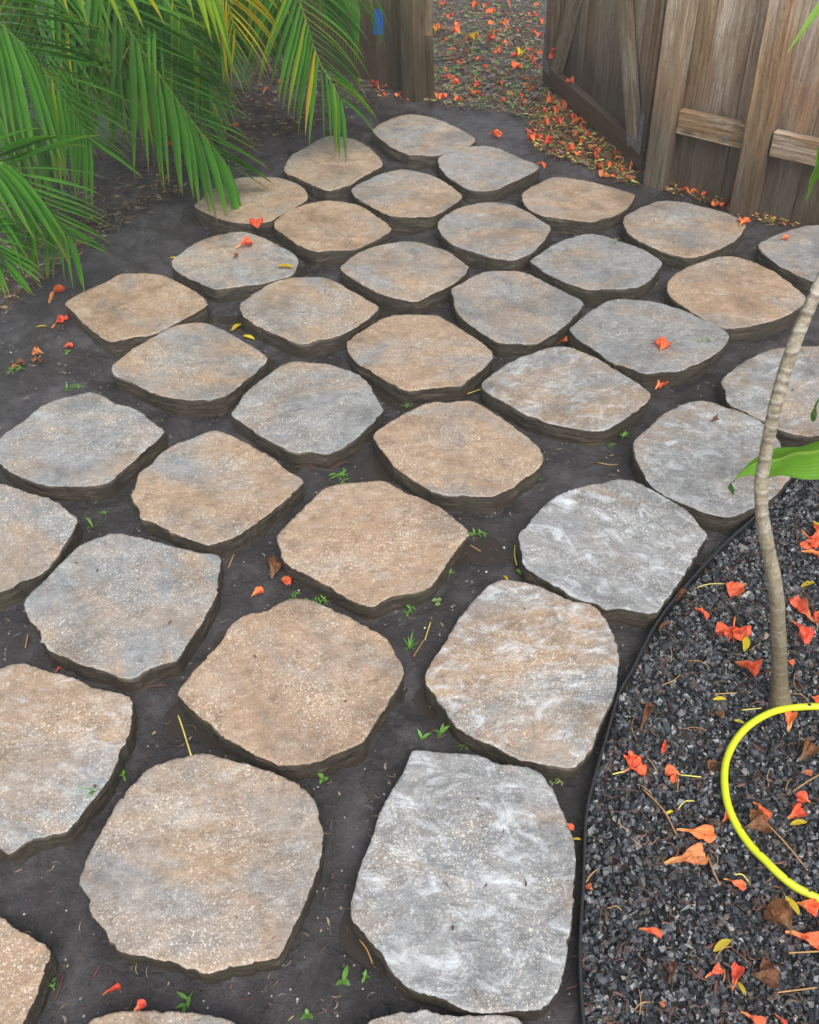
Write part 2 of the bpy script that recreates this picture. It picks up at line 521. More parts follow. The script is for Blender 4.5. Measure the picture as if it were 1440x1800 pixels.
NT.mixvec = lambda self, q: (lambda x: (self.put(x.inputs[0], q), x.outputs[0])[1])(self.n('CombineXYZ'))
BROAD = mat_broad('broad_green', (0.075, 0.215, 0.018), (0.15, 0.33, 0.028))
BROAD_D = mat_leaf('broad_dark_green', (0.05, 0.16, 0.02), (0.08, 0.2, 0.03), 0.3, 0.3, 60)
WEED = mat_leaf('weed_green', (0.08, 0.22, 0.025), (0.14, 0.32, 0.04), 0.3, 0.4)
WEED_P = mat_leaf('weed_pale', (0.20, 0.30, 0.08), (0.28, 0.36, 0.12), 0.3, 0.45)
P_RED = mat_petal('petal_red', (0.80, 0.075, 0.030), (0.88, 0.19, 0.085), (0.82, 0.34, 0.10))
P_ORANGE = mat_petal('petal_orange', (0.84, 0.135, 0.042), (0.82, 0.22, 0.085), (0.80, 0.40, 0.14))
P_TAN = mat_petal('petal_faded', (0.66, 0.22, 0.09), (0.50, 0.15, 0.06), (0.6, 0.33, 0.13))
P_BROWN = mat_petal('petal_brown', (0.13, 0.050, 0.022), (0.24, 0.10, 0.042), (0.2, 0.12, 0.06))
P_YELLOW = mat_petal('leaflet_yellow', (0.60, 0.41, 0.010), (0.52, 0.43, 0.03))
STEM_R = mat_plain('stem_red_brown', (0.10, 0.034, 0.020), 0.5)
STEM_T = mat_plain('stem_tan', (0.36, 0.20, 0.07), 0.5)
STEM_Y = mat_plain('stem_yellow', (0.52, 0.46, 0.10), 0.5)
TRUNK, HOSE = mat_trunk(), mat_hose()
EDGING = mat_plain('black_plastic', (0.016, 0.017, 0.020), 0.32, 0, 0.3, 90)
STEEL = mat_plain('galvanised_steel', (0.20, 0.22, 0.24), 0.5, 0.6, 0.35, 120)
TAPE = mat_plain('blue_tape', (0.010, 0.11, 0.50), 0.45, 0, 0.12)
SHELL = mat_plain('pale_grit', (0.62, 0.60, 0.55), 0.6, 0, 0.2)
PAVERS = [
  ('grey brown paver farthest from the viewer, beside the left gate post', 0.45, 0, [655,228,665,219,687,209,713,202,747,204,777,212,805,225,823,235,836,244,827,255,807,263,777,271,763,273,740,272,717,271,690,260,673,247,656,231]),
  ('tan paver touched by the hanging tip of the palm frond near the gate', 0.75, 0, [500,295,505,283,515,271,533,260,553,249,573,240,590,239,622,245,640,254,658,267,669,280,672,290,657,300,633,313,613,325,587,333,578,335,568,333,553,327,533,317,515,309,503,305]),
  ('dull grey paver second from the gate opening with a red petal at its right tip', 0.2, 0, [770,280,777,273,800,263,827,257,850,256,870,258,887,264,913,277,933,285,949,292,940,301,913,315,890,325,870,334,833,335,812,327,790,313,777,300,772,292]),
  ('buff paver with a rusty back edge and one red petal on its front edge', 0.6, 0, [617,334,627,324,653,312,683,302,707,298,733,301,763,310,783,320,800,332,813,344,803,355,780,370,763,379,737,381,700,380,680,377,657,365,633,352,622,343]),
  ('brownish paver at the left border under the palm tips, yellow leaflet on top', 0.85, 0, [343,362,353,350,370,335,397,320,423,312,453,310,487,311,517,320,533,330,541,342,537,353,517,365,497,377,480,386,467,391,450,393,430,393,403,389,380,382,357,372]),
  ('rusty orange brown paver between the palm side pavers with dark stains on top', 1.0, 0, [482,393,487,385,507,371,533,360,560,354,587,353,613,356,637,363,663,380,688,400,680,410,657,423,627,437,603,439,577,440,558,443,540,437,517,425,497,410,485,402]),
  ('buff grey paver with a bluish smudge, right of the petal in the dark joint', 0.45, 0, [770,393,777,383,797,370,820,362,847,356,880,356,907,362,930,373,953,388,968,400,963,413,950,430,933,445,915,454,900,457,870,454,840,445,807,435,787,423,773,407]),
  ('striped tan paver closest to the drift of petals by the hinge post', 0.8, 0, [918,342,927,333,947,322,973,311,1003,313,1040,320,1073,328,1100,336,1116,343,1110,357,1093,373,1070,382,1040,390,1010,387,973,382,947,377,927,365,920,353]),
  ('pale banded tan paver at the foot of the fence between its two posts', 0.62, 0, [1097,383,1118,369,1157,354,1196,354,1229,361,1279,375,1309,392,1307,406,1284,428,1240,447,1212,453,1168,442,1129,425,1104,408]),
  ('dark grey paver cut by the right edge of the view near the fence foot', 0.05, 0.2, [1334,433,1351,419,1384,406,1418,397,1457,396,1496,406,1523,425,1534,444,1523,472,1496,494,1468,504,1440,497,1401,483,1362,461]),
  ('blue grey paver with a rusty front half and a red petal lying on it', 0.3, 0.15, [302,458,320,443,343,428,370,417,403,409,433,408,457,415,480,425,507,440,522,452,524,462,515,482,493,490,463,497,430,502,387,508,375,508,357,500,330,488,307,473]),
  ('buff and grey paver in the middle of the far half, left of mottled grey ones', 0.55, 0, [598,470,610,458,633,443,660,432,690,426,720,424,753,430,787,442,807,455,825,470,817,482,800,497,780,508,760,518,737,529,720,529,693,523,660,512,633,497,610,483]),
  ('buff paver with grey front corner and curled dark threads on top, beside yellow sprig', 0.6, 0.1, [422,535,430,527,450,513,477,497,507,488,537,486,567,487,593,497,620,512,643,525,666,540,657,552,637,567,613,582,587,593,560,597,533,604,510,598,480,585,453,573,433,560,424,547]),
  ('olive grey paver with a tan front edge, behind the red petal in the joint', 0.4, 0.1, [793,508,807,500,830,487,857,477,890,476,917,477,940,485,970,502,1000,517,1024,530,1020,543,1003,563,983,580,960,595,940,605,907,603,877,602,853,588,823,568,803,547,797,523]),
  ('smooth slate grey paver next in front of the striped tan one', 0.0, 0.1, [933,458,947,447,973,430,1000,418,1030,411,1057,412,1087,422,1117,432,1140,443,1163,460,1158,473,1143,492,1123,503,1093,508,1070,508,1037,510,1013,503,990,495,967,483,947,470]),
  ('plain rust tan paver with a grey left corner, just behind the leaning trunk', 1.05, 0, [1172,505,1183,485,1218,465,1271,450,1312,456,1358,476,1388,497,1417,523,1405,540,1376,558,1341,568,1286,577,1253,567,1213,546,1183,526]),
  ('rust centred paver at the far left border beside the fallen petals on bare soil', 0.98, 0, [115,533,127,523,153,510,187,495,213,482,247,481,283,483,310,495,337,508,360,525,362,537,347,547,320,562,293,577,263,590,233,593,197,600,177,592,150,570,130,548]),
  ('beige grey paver with a thin curved thread, second from the left border', 0.45, 0, [196,647,207,633,230,615,260,597,290,580,320,570,357,567,383,575,413,590,443,608,470,628,463,642,443,660,420,678,400,693,373,702,333,703,293,698,267,690,233,673,203,660]),
  ('even mid grey paver bordering the widest dark puddle', 0.02, 0, [408,728,417,713,430,693,460,667,487,647,513,635,540,637,573,639,600,647,630,658,653,680,663,700,674,718,667,730,647,750,627,770,600,787,573,797,543,793,520,795,490,783,457,765,427,743]),
  ('warm tan paver in the very centre with the shiny puddle line along its front', 1.05, 0.1, [611,600,633,583,657,568,683,557,707,553,747,553,770,555,793,567,820,585,847,603,868,623,857,640,833,660,807,678,783,680,750,683,717,686,687,673,653,653,627,637,613,617]),
  ('pale paver blotched with white patches in the middle of the right half', 0.36, 0.75, [848,672,869,655,898,636,932,622,965,612,998,610,1028,620,1061,636,1090,655,1119,672,1143,692,1132,713,1107,730,1086,745,1061,757,1023,755,978,747,932,732,890,709,865,695,850,684]),
  ('slate grey paver with one red petal lying on its right half', 0.0, 0.1, [1002,579,1019,561,1044,542,1073,527,1107,525,1148,530,1186,540,1223,555,1257,570,1281,588,1273,609,1252,626,1223,642,1194,653,1165,653,1136,657,1107,647,1073,634,1044,613,1015,595]),
  ('streaky grey paver behind the leaning trunk with its left corner undercut', 0.25, 0.7, [1269,670,1290,649,1323,628,1361,614,1398,610,1440,609,1473,620,1507,642,1528,668,1540,697,1523,726,1482,751,1440,765,1398,763,1361,751,1332,734,1298,718,1278,705,1275,686]),
  ('grey buff paver under the broad green leaf with a brown dried bud on it', 0.22, 0.8, [1115,776,1136,755,1169,726,1202,709,1236,704,1269,713,1307,726,1340,742,1365,768,1382,801,1391,834,1365,868,1336,886,1307,901,1282,908,1248,903,1207,888,1178,874,1148,857,1132,834,1117,805]),
  ('large light grey paver with pale veins ending at the black edging', 0.05, 1.0, [912,940,928,922,948,897,978,872,1015,857,1057,849,1090,842,1123,849,1152,865,1186,884,1211,901,1228,922,1243,940,1232,959,1211,997,1186,1034,1165,1063,1150,1079,1123,1076,1090,1070,1065,1072,1048,1061,1015,1053,982,1034,948,1013,923,995,917,968]),
  ('tan paver with a grey right shoulder in front of the puddle line', 1.0, 0.1, [657,765,677,748,707,730,737,713,760,707,787,707,813,704,840,708,865,724,894,742,923,763,946,784,956,807,944,826,923,842,898,859,869,872,840,873,800,871,777,869,760,863,737,850,713,835,693,820,677,800,663,780]),
  ('blue grey paver at the left edge of the view with a rusty right corner', 0.12, 0.1, [0,770,20,753,47,735,73,713,100,702,127,695,157,689,180,695,200,707,227,715,250,725,267,740,288,757,280,770,260,787,243,803,227,817,210,830,190,847,160,853,110,854,80,852,50,843,23,830,0,815,-3,793]),
  ('orange tan paver with a whitened front edge, right of the blue grey border paver', 0.85, 0.1, [231,873,237,857,245,833,263,817,283,797,310,780,340,770,370,758,397,762,427,775,457,793,483,807,503,825,533,843,523,858,500,880,477,900,450,920,423,937,400,948,368,957,347,952,320,943,293,930,267,918,247,910,245,897]),
  ('large golden tan paver left of the water filled joint, sharp right corner', 1.1, 0.2, [486,943,500,927,523,903,547,880,567,862,593,852,623,848,670,845,690,852,717,867,747,877,777,893,800,913,823,935,813,953,793,980,777,1003,757,1030,733,1040,700,1045,677,1055,655,1067,630,1060,600,1045,570,1027,540,1010,513,997,497,983,492,967]),
  ('half hidden paver cut by the left edge, rust at the back and grey in front', 0.5, 0.1, [0,850,27,858,53,867,83,875,107,888,123,903,137,913,127,937,113,960,97,983,83,1000,63,1013,37,1023,17,1033,0,1040,-30,1050,-67,1040,-100,1013,-117,973,-110,933,-80,893,-40,860]),
  ('grey paver with a brown centre between two cut pavers at the left side', 0.2, 0.1, [42,1062,53,1043,73,1025,97,1000,117,980,143,957,167,947,197,937,227,940,257,947,287,955,317,963,350,970,384,977,387,997,382,1020,383,1037,375,1057,367,1073,353,1097,337,1120,323,1140,307,1162,283,1168,257,1180,227,1193,200,1185,173,1175,143,1168,117,1157,93,1147,73,1130,67,1107,53,1090]),
  ('buff paver cut by the left edge with a white worn band across its middle', 0.58, 0.5, [0,1175,17,1168,37,1166,60,1172,90,1182,117,1188,143,1197,170,1210,200,1217,233,1227,230,1257,229,1280,217,1313,208,1338,196,1361,175,1392,150,1422,119,1459,83,1468,46,1482,17,1501,0,1495,-60,1485,-120,1440,-155,1380,-150,1300,-110,1240,-50,1195]),
  ('large golden tan paver with a notched back left corner and a dark pool beside it', 1.08, 0.1, [313,1217,330,1193,347,1173,367,1150,387,1130,397,1113,412,1093,433,1080,460,1077,477,1070,500,1055,520,1052,550,1057,593,1073,628,1092,665,1112,685,1130,697,1153,709,1169,706,1194,683,1235,665,1262,642,1299,619,1313,587,1326,560,1338,500,1345,475,1340,435,1320,390,1292,350,1260,325,1235]),
  ('biggest buff paver at the front with a white speckled band and a mossy back corner', 0.62, 0.2, [138,1549,146,1526,162,1488,183,1451,208,1409,233,1380,258,1353,292,1338,333,1328,362,1325,396,1334,438,1345,475,1357,496,1365,521,1378,546,1397,558,1413,562,1438,568,1468,565,1509,554,1538,542,1572,529,1605,512,1638,496,1668,483,1686,450,1692,408,1701,371,1711,342,1705,300,1692,250,1680,212,1672,196,1655,183,1634,162,1609,158,1580,146,1563]),
  ('paver half tan half blue grey with white swirls, touching the black edging', 0.52, 0.9, [748,1194,760,1162,783,1126,806,1089,833,1057,861,1028,888,1019,920,1023,956,1035,993,1051,1038,1062,1059,1080,1075,1108,1086,1140,1088,1176,1082,1212,1066,1249,1052,1281,1038,1317,1020,1340,1002,1350,961,1344,934,1342,902,1331,870,1313,833,1297,802,1276,783,1249,765,1226]),
  ('big blue grey paver veined with white at the front beside the gravel bed', -0.05, 1.0, [617,1586,624,1559,637,1513,656,1468,669,1426,692,1386,710,1354,724,1324,738,1318,774,1322,815,1324,852,1331,874,1342,911,1347,947,1358,966,1381,979,1404,997,1445,1009,1477,1013,1508,1011,1550,1009,1586,1002,1636,995,1691,984,1736,970,1764,956,1775,906,1777,842,1780,806,1770,770,1754,729,1741,697,1718,678,1691,651,1654,628,1627,617,1613]),
  ('rusty tan paver corner cut by the lower left corner of the view', 1.1, 0, [0,1612,30,1632,60,1650,90,1670,83,1700,70,1735,55,1770,40,1800,15,1850,-50,1890,-130,1880,-220,1820,-250,1740,-210,1670,-120,1620,-50,1605]),
  ('tan paver of which only the back rim shows at the bottom, left one', 0.8, 0, [154,1799,179,1786,208,1778,242,1776,292,1778,333,1780,367,1784,400,1794,425,1805,470,1835,510,1890,515,1970,490,2060,430,2150,340,2180,250,2170,160,2120,90,2030,80,1930,110,1850]),
  ('grey paver showing only its back rim at the bottom, below the blue grey one', 0.3, 0.2, [651,1795,678,1786,719,1778,756,1776,788,1784,833,1786,879,1783,906,1789,920,1800,970,1850,1010,1940,1005,2040,960,2130,880,2190,770,2190,680,2150,610,2050,590,1940,615,1840]),
]
# ------------------------------------------------------------------ ground
PUDDLES = [(725, 705, .10), (690, 800, .085), (640, 845, .075), (862, 968, .085), (318, 1262, .06), (900, 800, .09), (405, 562, .075), (1000, 590, .06),
           (520, 478, .07), (655, 560, .06), (715, 405, .085), (470, 640, .06)]
PW = [(ground(x, y, -.006), r) for x, y, r in PUDDLES]
PITS = [(ground(x, y), r, d) for x, y, r, d in ((320, 1560, .05, .02), (635, 1640, .05, .02), (755, 1235, .05, .015), (500, 830, .05, .01))]
WATER_Z = -.0072
RIMS = []
for _l, _t, _s, _f in PAVERS:
    _w = [ground(_f[i], _f[i + 1], .058) for i in range(0, len(_f), 2)]
    RIMS.append(np.array([(p.x, p.y) for p in catmull(_w, 90, True)]))
ALLRIM = np.concatenate(RIMS)
def gutter(d):
    """the soil is washed down a little where it meets the stones"""
    return math.exp(-(d / .018) ** 2)
def soil_z(x, y, d=None):
    if d is None:
        d = float(np.sqrt(((ALLRIM - (x, y)) ** 2).sum(1).min()))
    v = Vector((x, y, 0))
    z = .0035 + .0040 * noise.noise(v * 5.1) + .0026 * noise.noise(v * 17 + Vector((3, 1, 0))) + .0018 * noise.noise(v * 51) + .0012 * noise.noise(v * 110)
    if d < .06: z -= .0105 * gutter(d) * max(0, .75 + 1.1 * noise.noise(v * 4.3 + Vector((9, 4, 0))))
    for c, r in PW:
        d2 = ((x - c.x) ** 2 + (y - c.y) ** 2) / (r * r)
        if d2 < 6: z -= .0150 * math.exp(-d2 * 1.1)
    for c, r, dd in PITS:
        d2 = ((x - c.x) ** 2 + (y - c.y) ** 2) / (r * r)
        if d2 < 6: z -= dd * math.exp(-d2)
    q = (x - 1.0) * .64 + (y - 3.83) * .77          # earth banked a little against the fence foot
    if -0.5 < q < .4: z += .012 * math.exp(-(q / .16) ** 2) * (1 + .8 * noise.noise(v * 7))
    return z
def build_ground():
    x0, x1, y0, y1, s = -2.5, 2.1, 0.2, 7.4, .0155
    nx, ny = int((x1 - x0) / s) + 1, int((y1 - y0) / s) + 1
    X = x0 + np.arange(nx) * s
    Y = y0 + np.arange(ny) * s
    D = np.full((ny, nx), 9.0)
    for R in RIMS:
        a, b = np.searchsorted(X, [R[:, 0].min() - .07, R[:, 0].max() + .07])
        c, e = np.searchsorted(Y, [R[:, 1].min() - .07, R[:, 1].max() + .07])
        if a >= b or c >= e: continue
        gx, gy = np.meshgrid(X[a:b], Y[c:e])
        d = np.sqrt(((gx[..., None] - R[:, 0]) ** 2 + (gy[..., None] - R[:, 1]) ** 2).min(-1))
        D[c:e, a:b] = np.minimum(D[c:e, a:b], d)
    V = []
    for j in range(ny):
        y = Y[j]
        for i in range(nx):
            x = X[i]
            e = min(x - x0, x1 - x, y - y0, y1 - y)
            V.append((x, y, soil_z(x, y, D[j, i]) - (.05 * (1 - e / .1) if e < .1 else 0)))
    Fc = [(j * nx + i, j * nx + i + 1, (j + 1) * nx + i + 1, (j + 1) * nx + i) for j in range(ny - 1) for i in range(nx - 1)]
    tag(link('soil', mesh('soil', V, Fc, True), [SOIL]), kind='structure')
    me = mesh('ground', [(-90, -90, -.06), (90, -90, -.06), (90, 90, -.06), (-90, 90, -.06)], [(0, 1, 2, 3)])
    tag(link('ground', me, [SOIL]), kind='structure')
    # rain water standing in every hollow between the stones
    wp = [ground(*p, WATER_Z) for p in ((-260, 1900), (-260, 880), (60, 520), (330, 360), (520, 225), (700, 205), (960, 255), (1180, 360), (1440, 470), (1440, 700), (1250, 960), (1060, 1270), (1010, 1480), (1005, 1900))]
    tag(link('puddle', mesh('puddle', wp, [tuple(range(len(wp)))]), [WATER]), kind='structure')
build_ground()

# ------------------------------------------------------------------ pavers
TOP = .058
def build_paver(label, tone, streak, flat):
    px = [(flat[i], flat[i + 1]) for i in range(0, len(flat), 2)]
    W3 = [ground(x, y, TOP) for x, y in px]
    c = sum(W3, Vector()) / len(W3)
    NR = 230 if .2 < c.y < 1.9 else 150
    rim = catmull(W3, NR, True)
    n = len(rim)
    seed = Vector((rnd.uniform(0, 90), rnd.uniform(0, 90), rnd.uniform(0, 90)))
    ang = rnd.uniform(-.5, .9)
    ca, sa = cos(ang), sin(ang)
    near = c.y < 1.7
    if c.y < 0.3: near = False
    local = []
    for i, p in enumerate(rim):
        q = p - c
        q.z = 0
        d = q.normalized()
        jag = .0022 * noise.noise((p + seed) * 55) + .0022 * noise.noise((p + seed) * 130) + .0022 * noise.noise((p + seed) * 22) + rnd.uniform(-.0008, .0008)
        if noise.noise((p + seed) * 27) > .42: jag -= .0030
        local.append((q + d * jag, d))
    def relief(q):
        u, w = q.x * ca + q.y * sa, (-q.x * sa + q.y * ca) * 1.7
        a = Vector((u, w, 0)) + seed
        rg = 1 - abs(noise.noise(a * 9))
        return .0030 * noise.noise(a * 5) + .0022 * (rg - .7) + .0015 * noise.noise(a * 26) + .0011 * noise.noise(a * 70) + .0006 * noise.noise(a * 160)
    V, Fc, mi = [], [], []
    # walls, bottom to top; ledges of the split edge
    levels = [(-.012, .0), (.012, .001), (.026, .0035), (.036, .0015), (.047, .004), (.054, .003)]
    tz = TOP
    for li, (z, out) in enumerate(levels):
        for (q, d) in local:
            wv = .0042 * noise.noise(Vector((q.x * 9, q.y * 9, z * 60)) + seed) + .002 * noise.noise(Vector((q.x * 45, q.y * 45, z * 120)) + seed)
            V.append(q + d * (out + wv - .0025) + Vector((0, 0, z + .0016 * noise.noise(q * 25 + seed))))
    nrings = 26 if near else 17
    ss = [1 - .007, 1 - .035] + [1 - .035 - (1 - .035 - .05) * ((k + 1) / nrings) for k in range(nrings)]
    for (q, d) in local:
        V.append(q + Vector((0, 0, tz - .0015 + relief(q) * .7 + .0012 * noise.noise(q * 140 + seed))))
    for s in ss:
        for (q, d) in local:
            p = q * s
            V.append(p + Vector((0, 0, tz + relief(p))))
    rows = len(levels) + 1 + len(ss)
    for r in range(rows - 1):
        for k in range(n):
            k2 = (k + 1) % n
            Fc.append((r * n + k, r * n + k2, (r + 1) * n + k2, (r + 1) * n + k))
            mi.append(0 if r >= len(levels) - 0 else 1)
    V.append(Vector((0, 0, tz + relief(Vector((0, 0, 0))))))
    for k in range(n):
        Fc.append(((rows - 1) * n + k, (rows - 1) * n + (k + 1) % n, len(V) - 1))
        mi.append(0)
    me = mesh('paver', V, Fc, True)
    me.materials.append(PAVER_TOP); me.materials.append(PAVER_SIDE)
    me.polygons.foreach_set('material_index', mi)
    o = link('paver', me)
    o.location = (c.x, c.y, 0)
    o['tone'], o['streak'], o['angle'] = float(tone), float(streak), float(ang)
    tag(o, label, 'paver', 'concrete stepping pavers laid with wide gaps over black soil')
for P_ in PAVERS:
    build_paver(*P_)

# ------------------------------------------------------------------ black edging strip and gravel bed
EDGE_PX = [(1560, 712), (1500, 748), (1440, 800), (1385, 846), (1353, 881), (1326, 907), (1282, 947), (1236, 996), (1195, 1043), (1160, 1087), (1137, 1125), (1113, 1174),
           (1090, 1215), (1078, 1256), (1066, 1300), (1039, 1388), (1029, 1445), (1026, 1525), (1022, 1615), (1021, 1687), (1026, 1778), (1034, 1850), (1048, 1960)]
EDGE = [ground(x, y, .040) for x, y in EDGE_PX]
def build_edging():
    c = catmull(EDGE, 120)
    V, Fc = [], []
    prof = [(-.0015, -.03), (-.002, .034), (-.0036, .037), (-.003, .041), (0, .0425), (.003, .041), (.0036, .037), (.002, .034), (.0015, -.03)]
    for i, p in enumerate(c):
        t = (c[min(i + 1, len(c) - 1)] - c[max(i - 1, 0)]); t.z = 0; t.normalize()
        nn = Vector((-t.y, t.x, 0))
        wob = .002 * noise.noise(p * 6)
        p = p + nn * (.0035 * noise.noise(p * 5 + Vector((4, 0, 0))))
        for (a, z) in prof:
            V.append(Vector((p.x, p.y, z + wob)) - nn * a)
    m = len(prof)
    for i in range(len(c) - 1):
        for k in range(m - 1):
            Fc.append((i * m + k, i * m + k + 1, (i + 1) * m + k + 1, (i + 1) * m + k))
    o = link('landscape_edging', mesh('landscape_edging', V, Fc, True), [EDGING])
    tag(o, 'thin black plastic edging strip curving between the pavers and the gravel bed', 'edging')
build_edging()
_ey = sorted([(p.y, p.x) for p in catmull(EDGE, 200)])
_EY, _EX = np.array([a for a, b in _ey]), np.array([b for a, b in _ey])
def edge_x(y): return float(np.interp(y, _EY, _EX))

def build_gravel():
    rg = np.random.default_rng(5)
    N = 84000
    x = rg.uniform(.25, 2.0, N); y = rg.uniform(.12, 2.2, N)
    ex = np.interp(y, _EY, _EX)
    keep = x > ex + .008
    # only what can come into view, with a margin
    d = np.stack([x, y, np.full_like(x, .01 - CAM_Z)], 1)
    f = d[:, 1] * CP - d[:, 2] * SP
    u = 720 + F_PX * d[:, 0] / f
    keep &= (u < 1640)
    x, y = x[keep], y[keep]
    n = len(x)
    base = np.array([[-1, -1, -1], [1, -1, -1], [1, 1, -1], [-1, 1, -1], [-1, -1, 1], [1, -1, 1], [1, 1, 1], [-1, 1, 1]], float)
    r = np.exp(rg.normal(np.log(.0039), .3, n))
    V = base[None] * (1 + rg.normal(0, .28, (n, 8, 3)))
    V[:, 4:, :2] *= rg.uniform(.45, .95, (n, 1, 1))
    sc = np.stack([r * rg.uniform(.8, 1.45, n), r * rg.uniform(.7, 1.15, n), r * rg.uniform(.35, .7, n)], 1)
    V *= sc[:, None, :]
    # random rotation
    q = rg.normal(0, 1, (n, 4)); q[:, 1:3] *= .55
    q /= np.linalg.norm(q, axis=1)[:, None]
    w, a, b, c = q.T
    R = np.stack([1 - 2 * (b * b + c * c), 2 * (a * b - c * w), 2 * (a * c + b * w), 2 * (a * b + c * w), 1 - 2 * (a * a + c * c), 2 * (b * c - a * w),
                  2 * (a * c - b * w), 2 * (b * c + a * w), 1 - 2 * (a * a + b * b)], 1).reshape(n, 3, 3)
    V = np.einsum('nij,nkj->nki', R, V)
    z = .006 + rg.uniform(0, .013, n)
    V += np.stack([x, y, z], 1)[:, None, :]
    q4 = np.array([[0, 3, 2, 1], [4, 5, 6, 7], [0, 1, 5, 4], [1, 2, 6, 5], [2, 3, 7, 6], [3, 0, 4, 7]])
    Fq = (np.arange(n)[:, None, None] * 8 + q4[None]).reshape(-1, 4)
    me = bpy.data.meshes.new('gravel')
    me.vertices.add(n * 8); me.vertices.foreach_set('co', V.reshape(-1).astype(np.float32))
    nf = len(Fq)
    me.loops.add(nf * 4); me.loops.foreach_set('vertex_index', Fq.reshape(-1).astype(np.int32))
    me.polygons.add(nf); me.polygons.foreach_set('loop_start', np.arange(0, nf * 4, 4, dtype=np.int32))
    me.update(calc_edges=True)
    at = me.attributes.new('chip', 'FLOAT', 'POINT')
    at.data.foreach_set('value', np.repeat(rg.uniform(0, 1, n), 8).astype(np.float32))
    me.validate()
    me.shade_flat()
    tag(link('gravel', me, [GRAVEL]), 'bed of wet blue black granite chips right of the black edging', 'gravel', kind='stuff')
    print('gravel chips', n)
build_gravel()
GZ = .020
# ------------------------------------------------------------------ fences and gate
def box_mesh(name, size, bevel=.003, jitter=0.0, cuts=0, axis=2):
    bm = bmesh.new()
    bmesh.ops.create_cube(bm, size=1.0)
    for v in bm.verts:
        v.co = Vector((v.co.x * size[0], v.co.y * size[1], v.co.z * size[2]))
    if bevel:
        bmesh.ops.bevel(bm, geom=bm.edges[:], offset=bevel, segments=1, affect='EDGES')
    if jitter:
        sd_ = Vector((rnd.uniform(0, 50), rnd.uniform(0, 50), 0))
        for v in bm.verts:
            v.co += Vector((noise.noise(v.co * 6 + sd_), noise.noise(v.co * 6 + sd_ * 2), 0)) * jitter
    me = bpy.data.meshes.new(name)
    bm.to_mesh(me); bm.free()
    return me
def piece(parent, name, lo, hi, mat_, tone=.5, green=.2, damp=1.0, roty=0.0, bevel=.003, jitter=.001, pivot=None):
    c = Vector([(a + b) / 2 for a, b in zip(lo, hi)])
    o = link(name, box_mesh(name, [b - a for a, b in zip(lo, hi)], bevel, jitter), [mat_], parent)
    if roty:
        M = Matrix.Rotation(roty, 4, 'Y')
        pv = Vector(pivot) if pivot else c
        o.location = pv + M @ (c - pv)
        o.rotation_euler = (0, roty, 0)
    else:
        o.location = c
    o['tone'], o['green'], o['damp'] = float(tone), float(green), float(damp)
    return o
def frame(name, P, d, lean):
    e = empty(name)
    th = atan2(d[1], d[0])
    e.matrix_world = Matrix.Translation(Vector((P[0], P[1], 0))) @ Matrix.Rotation(-lean, 4, 'Y') @ Matrix.Rotation(th, 4, 'Z')
    return e, e.matrix_world.copy()
def hit(M, x, y, w=0.0):
    """where a sighting meets the plane local Y = w of a leaning frame: (u, z)"""
    I = M.inverted()
    o, d = I @ EYE, (I.to_3x3() @ sight(x, y))
    t = (w - o.y) / d.y
    q = o + d * t
    return q.x, q.z
FD = Vector((.766, -.643, 0))
p1 = ground(1128, 332)

# right-hand fence
fr, FRM = frame('wooden_fence', p1, FD, .05)
tag(fr, 'weathered brown plank fence with posts and a low rail right of the gate', 'fence', 'plank fences on either side of the gate')
H_F = 1.85
for k, (u0, tn, gr) in enumerate([(0.0, .42, .35), (.402, .18, .0), (1.50, .4, .2)]):
    piece(fr, 'post', (u0, 0, -.05), (u0 + .092, .088, H_F + .05), WOOD_V, tn, gr, .9, -.015 if k == 1 else 0, .005, .002, (u0 + .046, 0, 0))
def rails(fr_, spans, w0, zs):
    for z in zs:
        for (a, b) in spans:
            piece(fr_, 'rail', (a, w0, z), (b, w0 + .038, z + .096), WOOD_U, .22, .15, .35, 0, .004, .0015)
rails(fr, [(.094, .400), (.496, 1.498)], .049, (.243, .95, 1.6))
us = .008
for k in range(14):
    wdt = .157 + rnd.uniform(-.004, .004)
    dz = rnd.uniform(0, .02)
    piece(fr, 'board', (us, .0885 + (k % 2) * .004, .012 - .06 + dz), (us + wdt - rnd.choice([.0012, .0022, .003]), 0.1065 + (k % 2) * .004, H_F + rnd.uniform(-.02, .02)), WOOD_V, rnd.choice([.35, .75, .5, .95]), rnd.choice([.1, .35, .6]), 1.0, rnd.uniform(-.004, .004), .002, .001)
    us += wdt
ub, zb = hit(FRM, 1276, 242, .049)
def bolt_mesh():
    V, Fc = tube([(0, 0, 0), (0, -.004, 0)], .009, 10)
    tube([(0, -.004, 0), (0, -.010, 0)], [.0055, .0045], 6, True, V, Fc)
    return mesh('bolt', V, Fc)
rail0 = [c for c in fr.children if c.name.startswith('rail')][0]
bo = link('bolt', bolt_mesh(), [STEEL], rail0)
bo.location = (ub - (.094 + .400) / 2, -.019, zb - (.243 + .048))

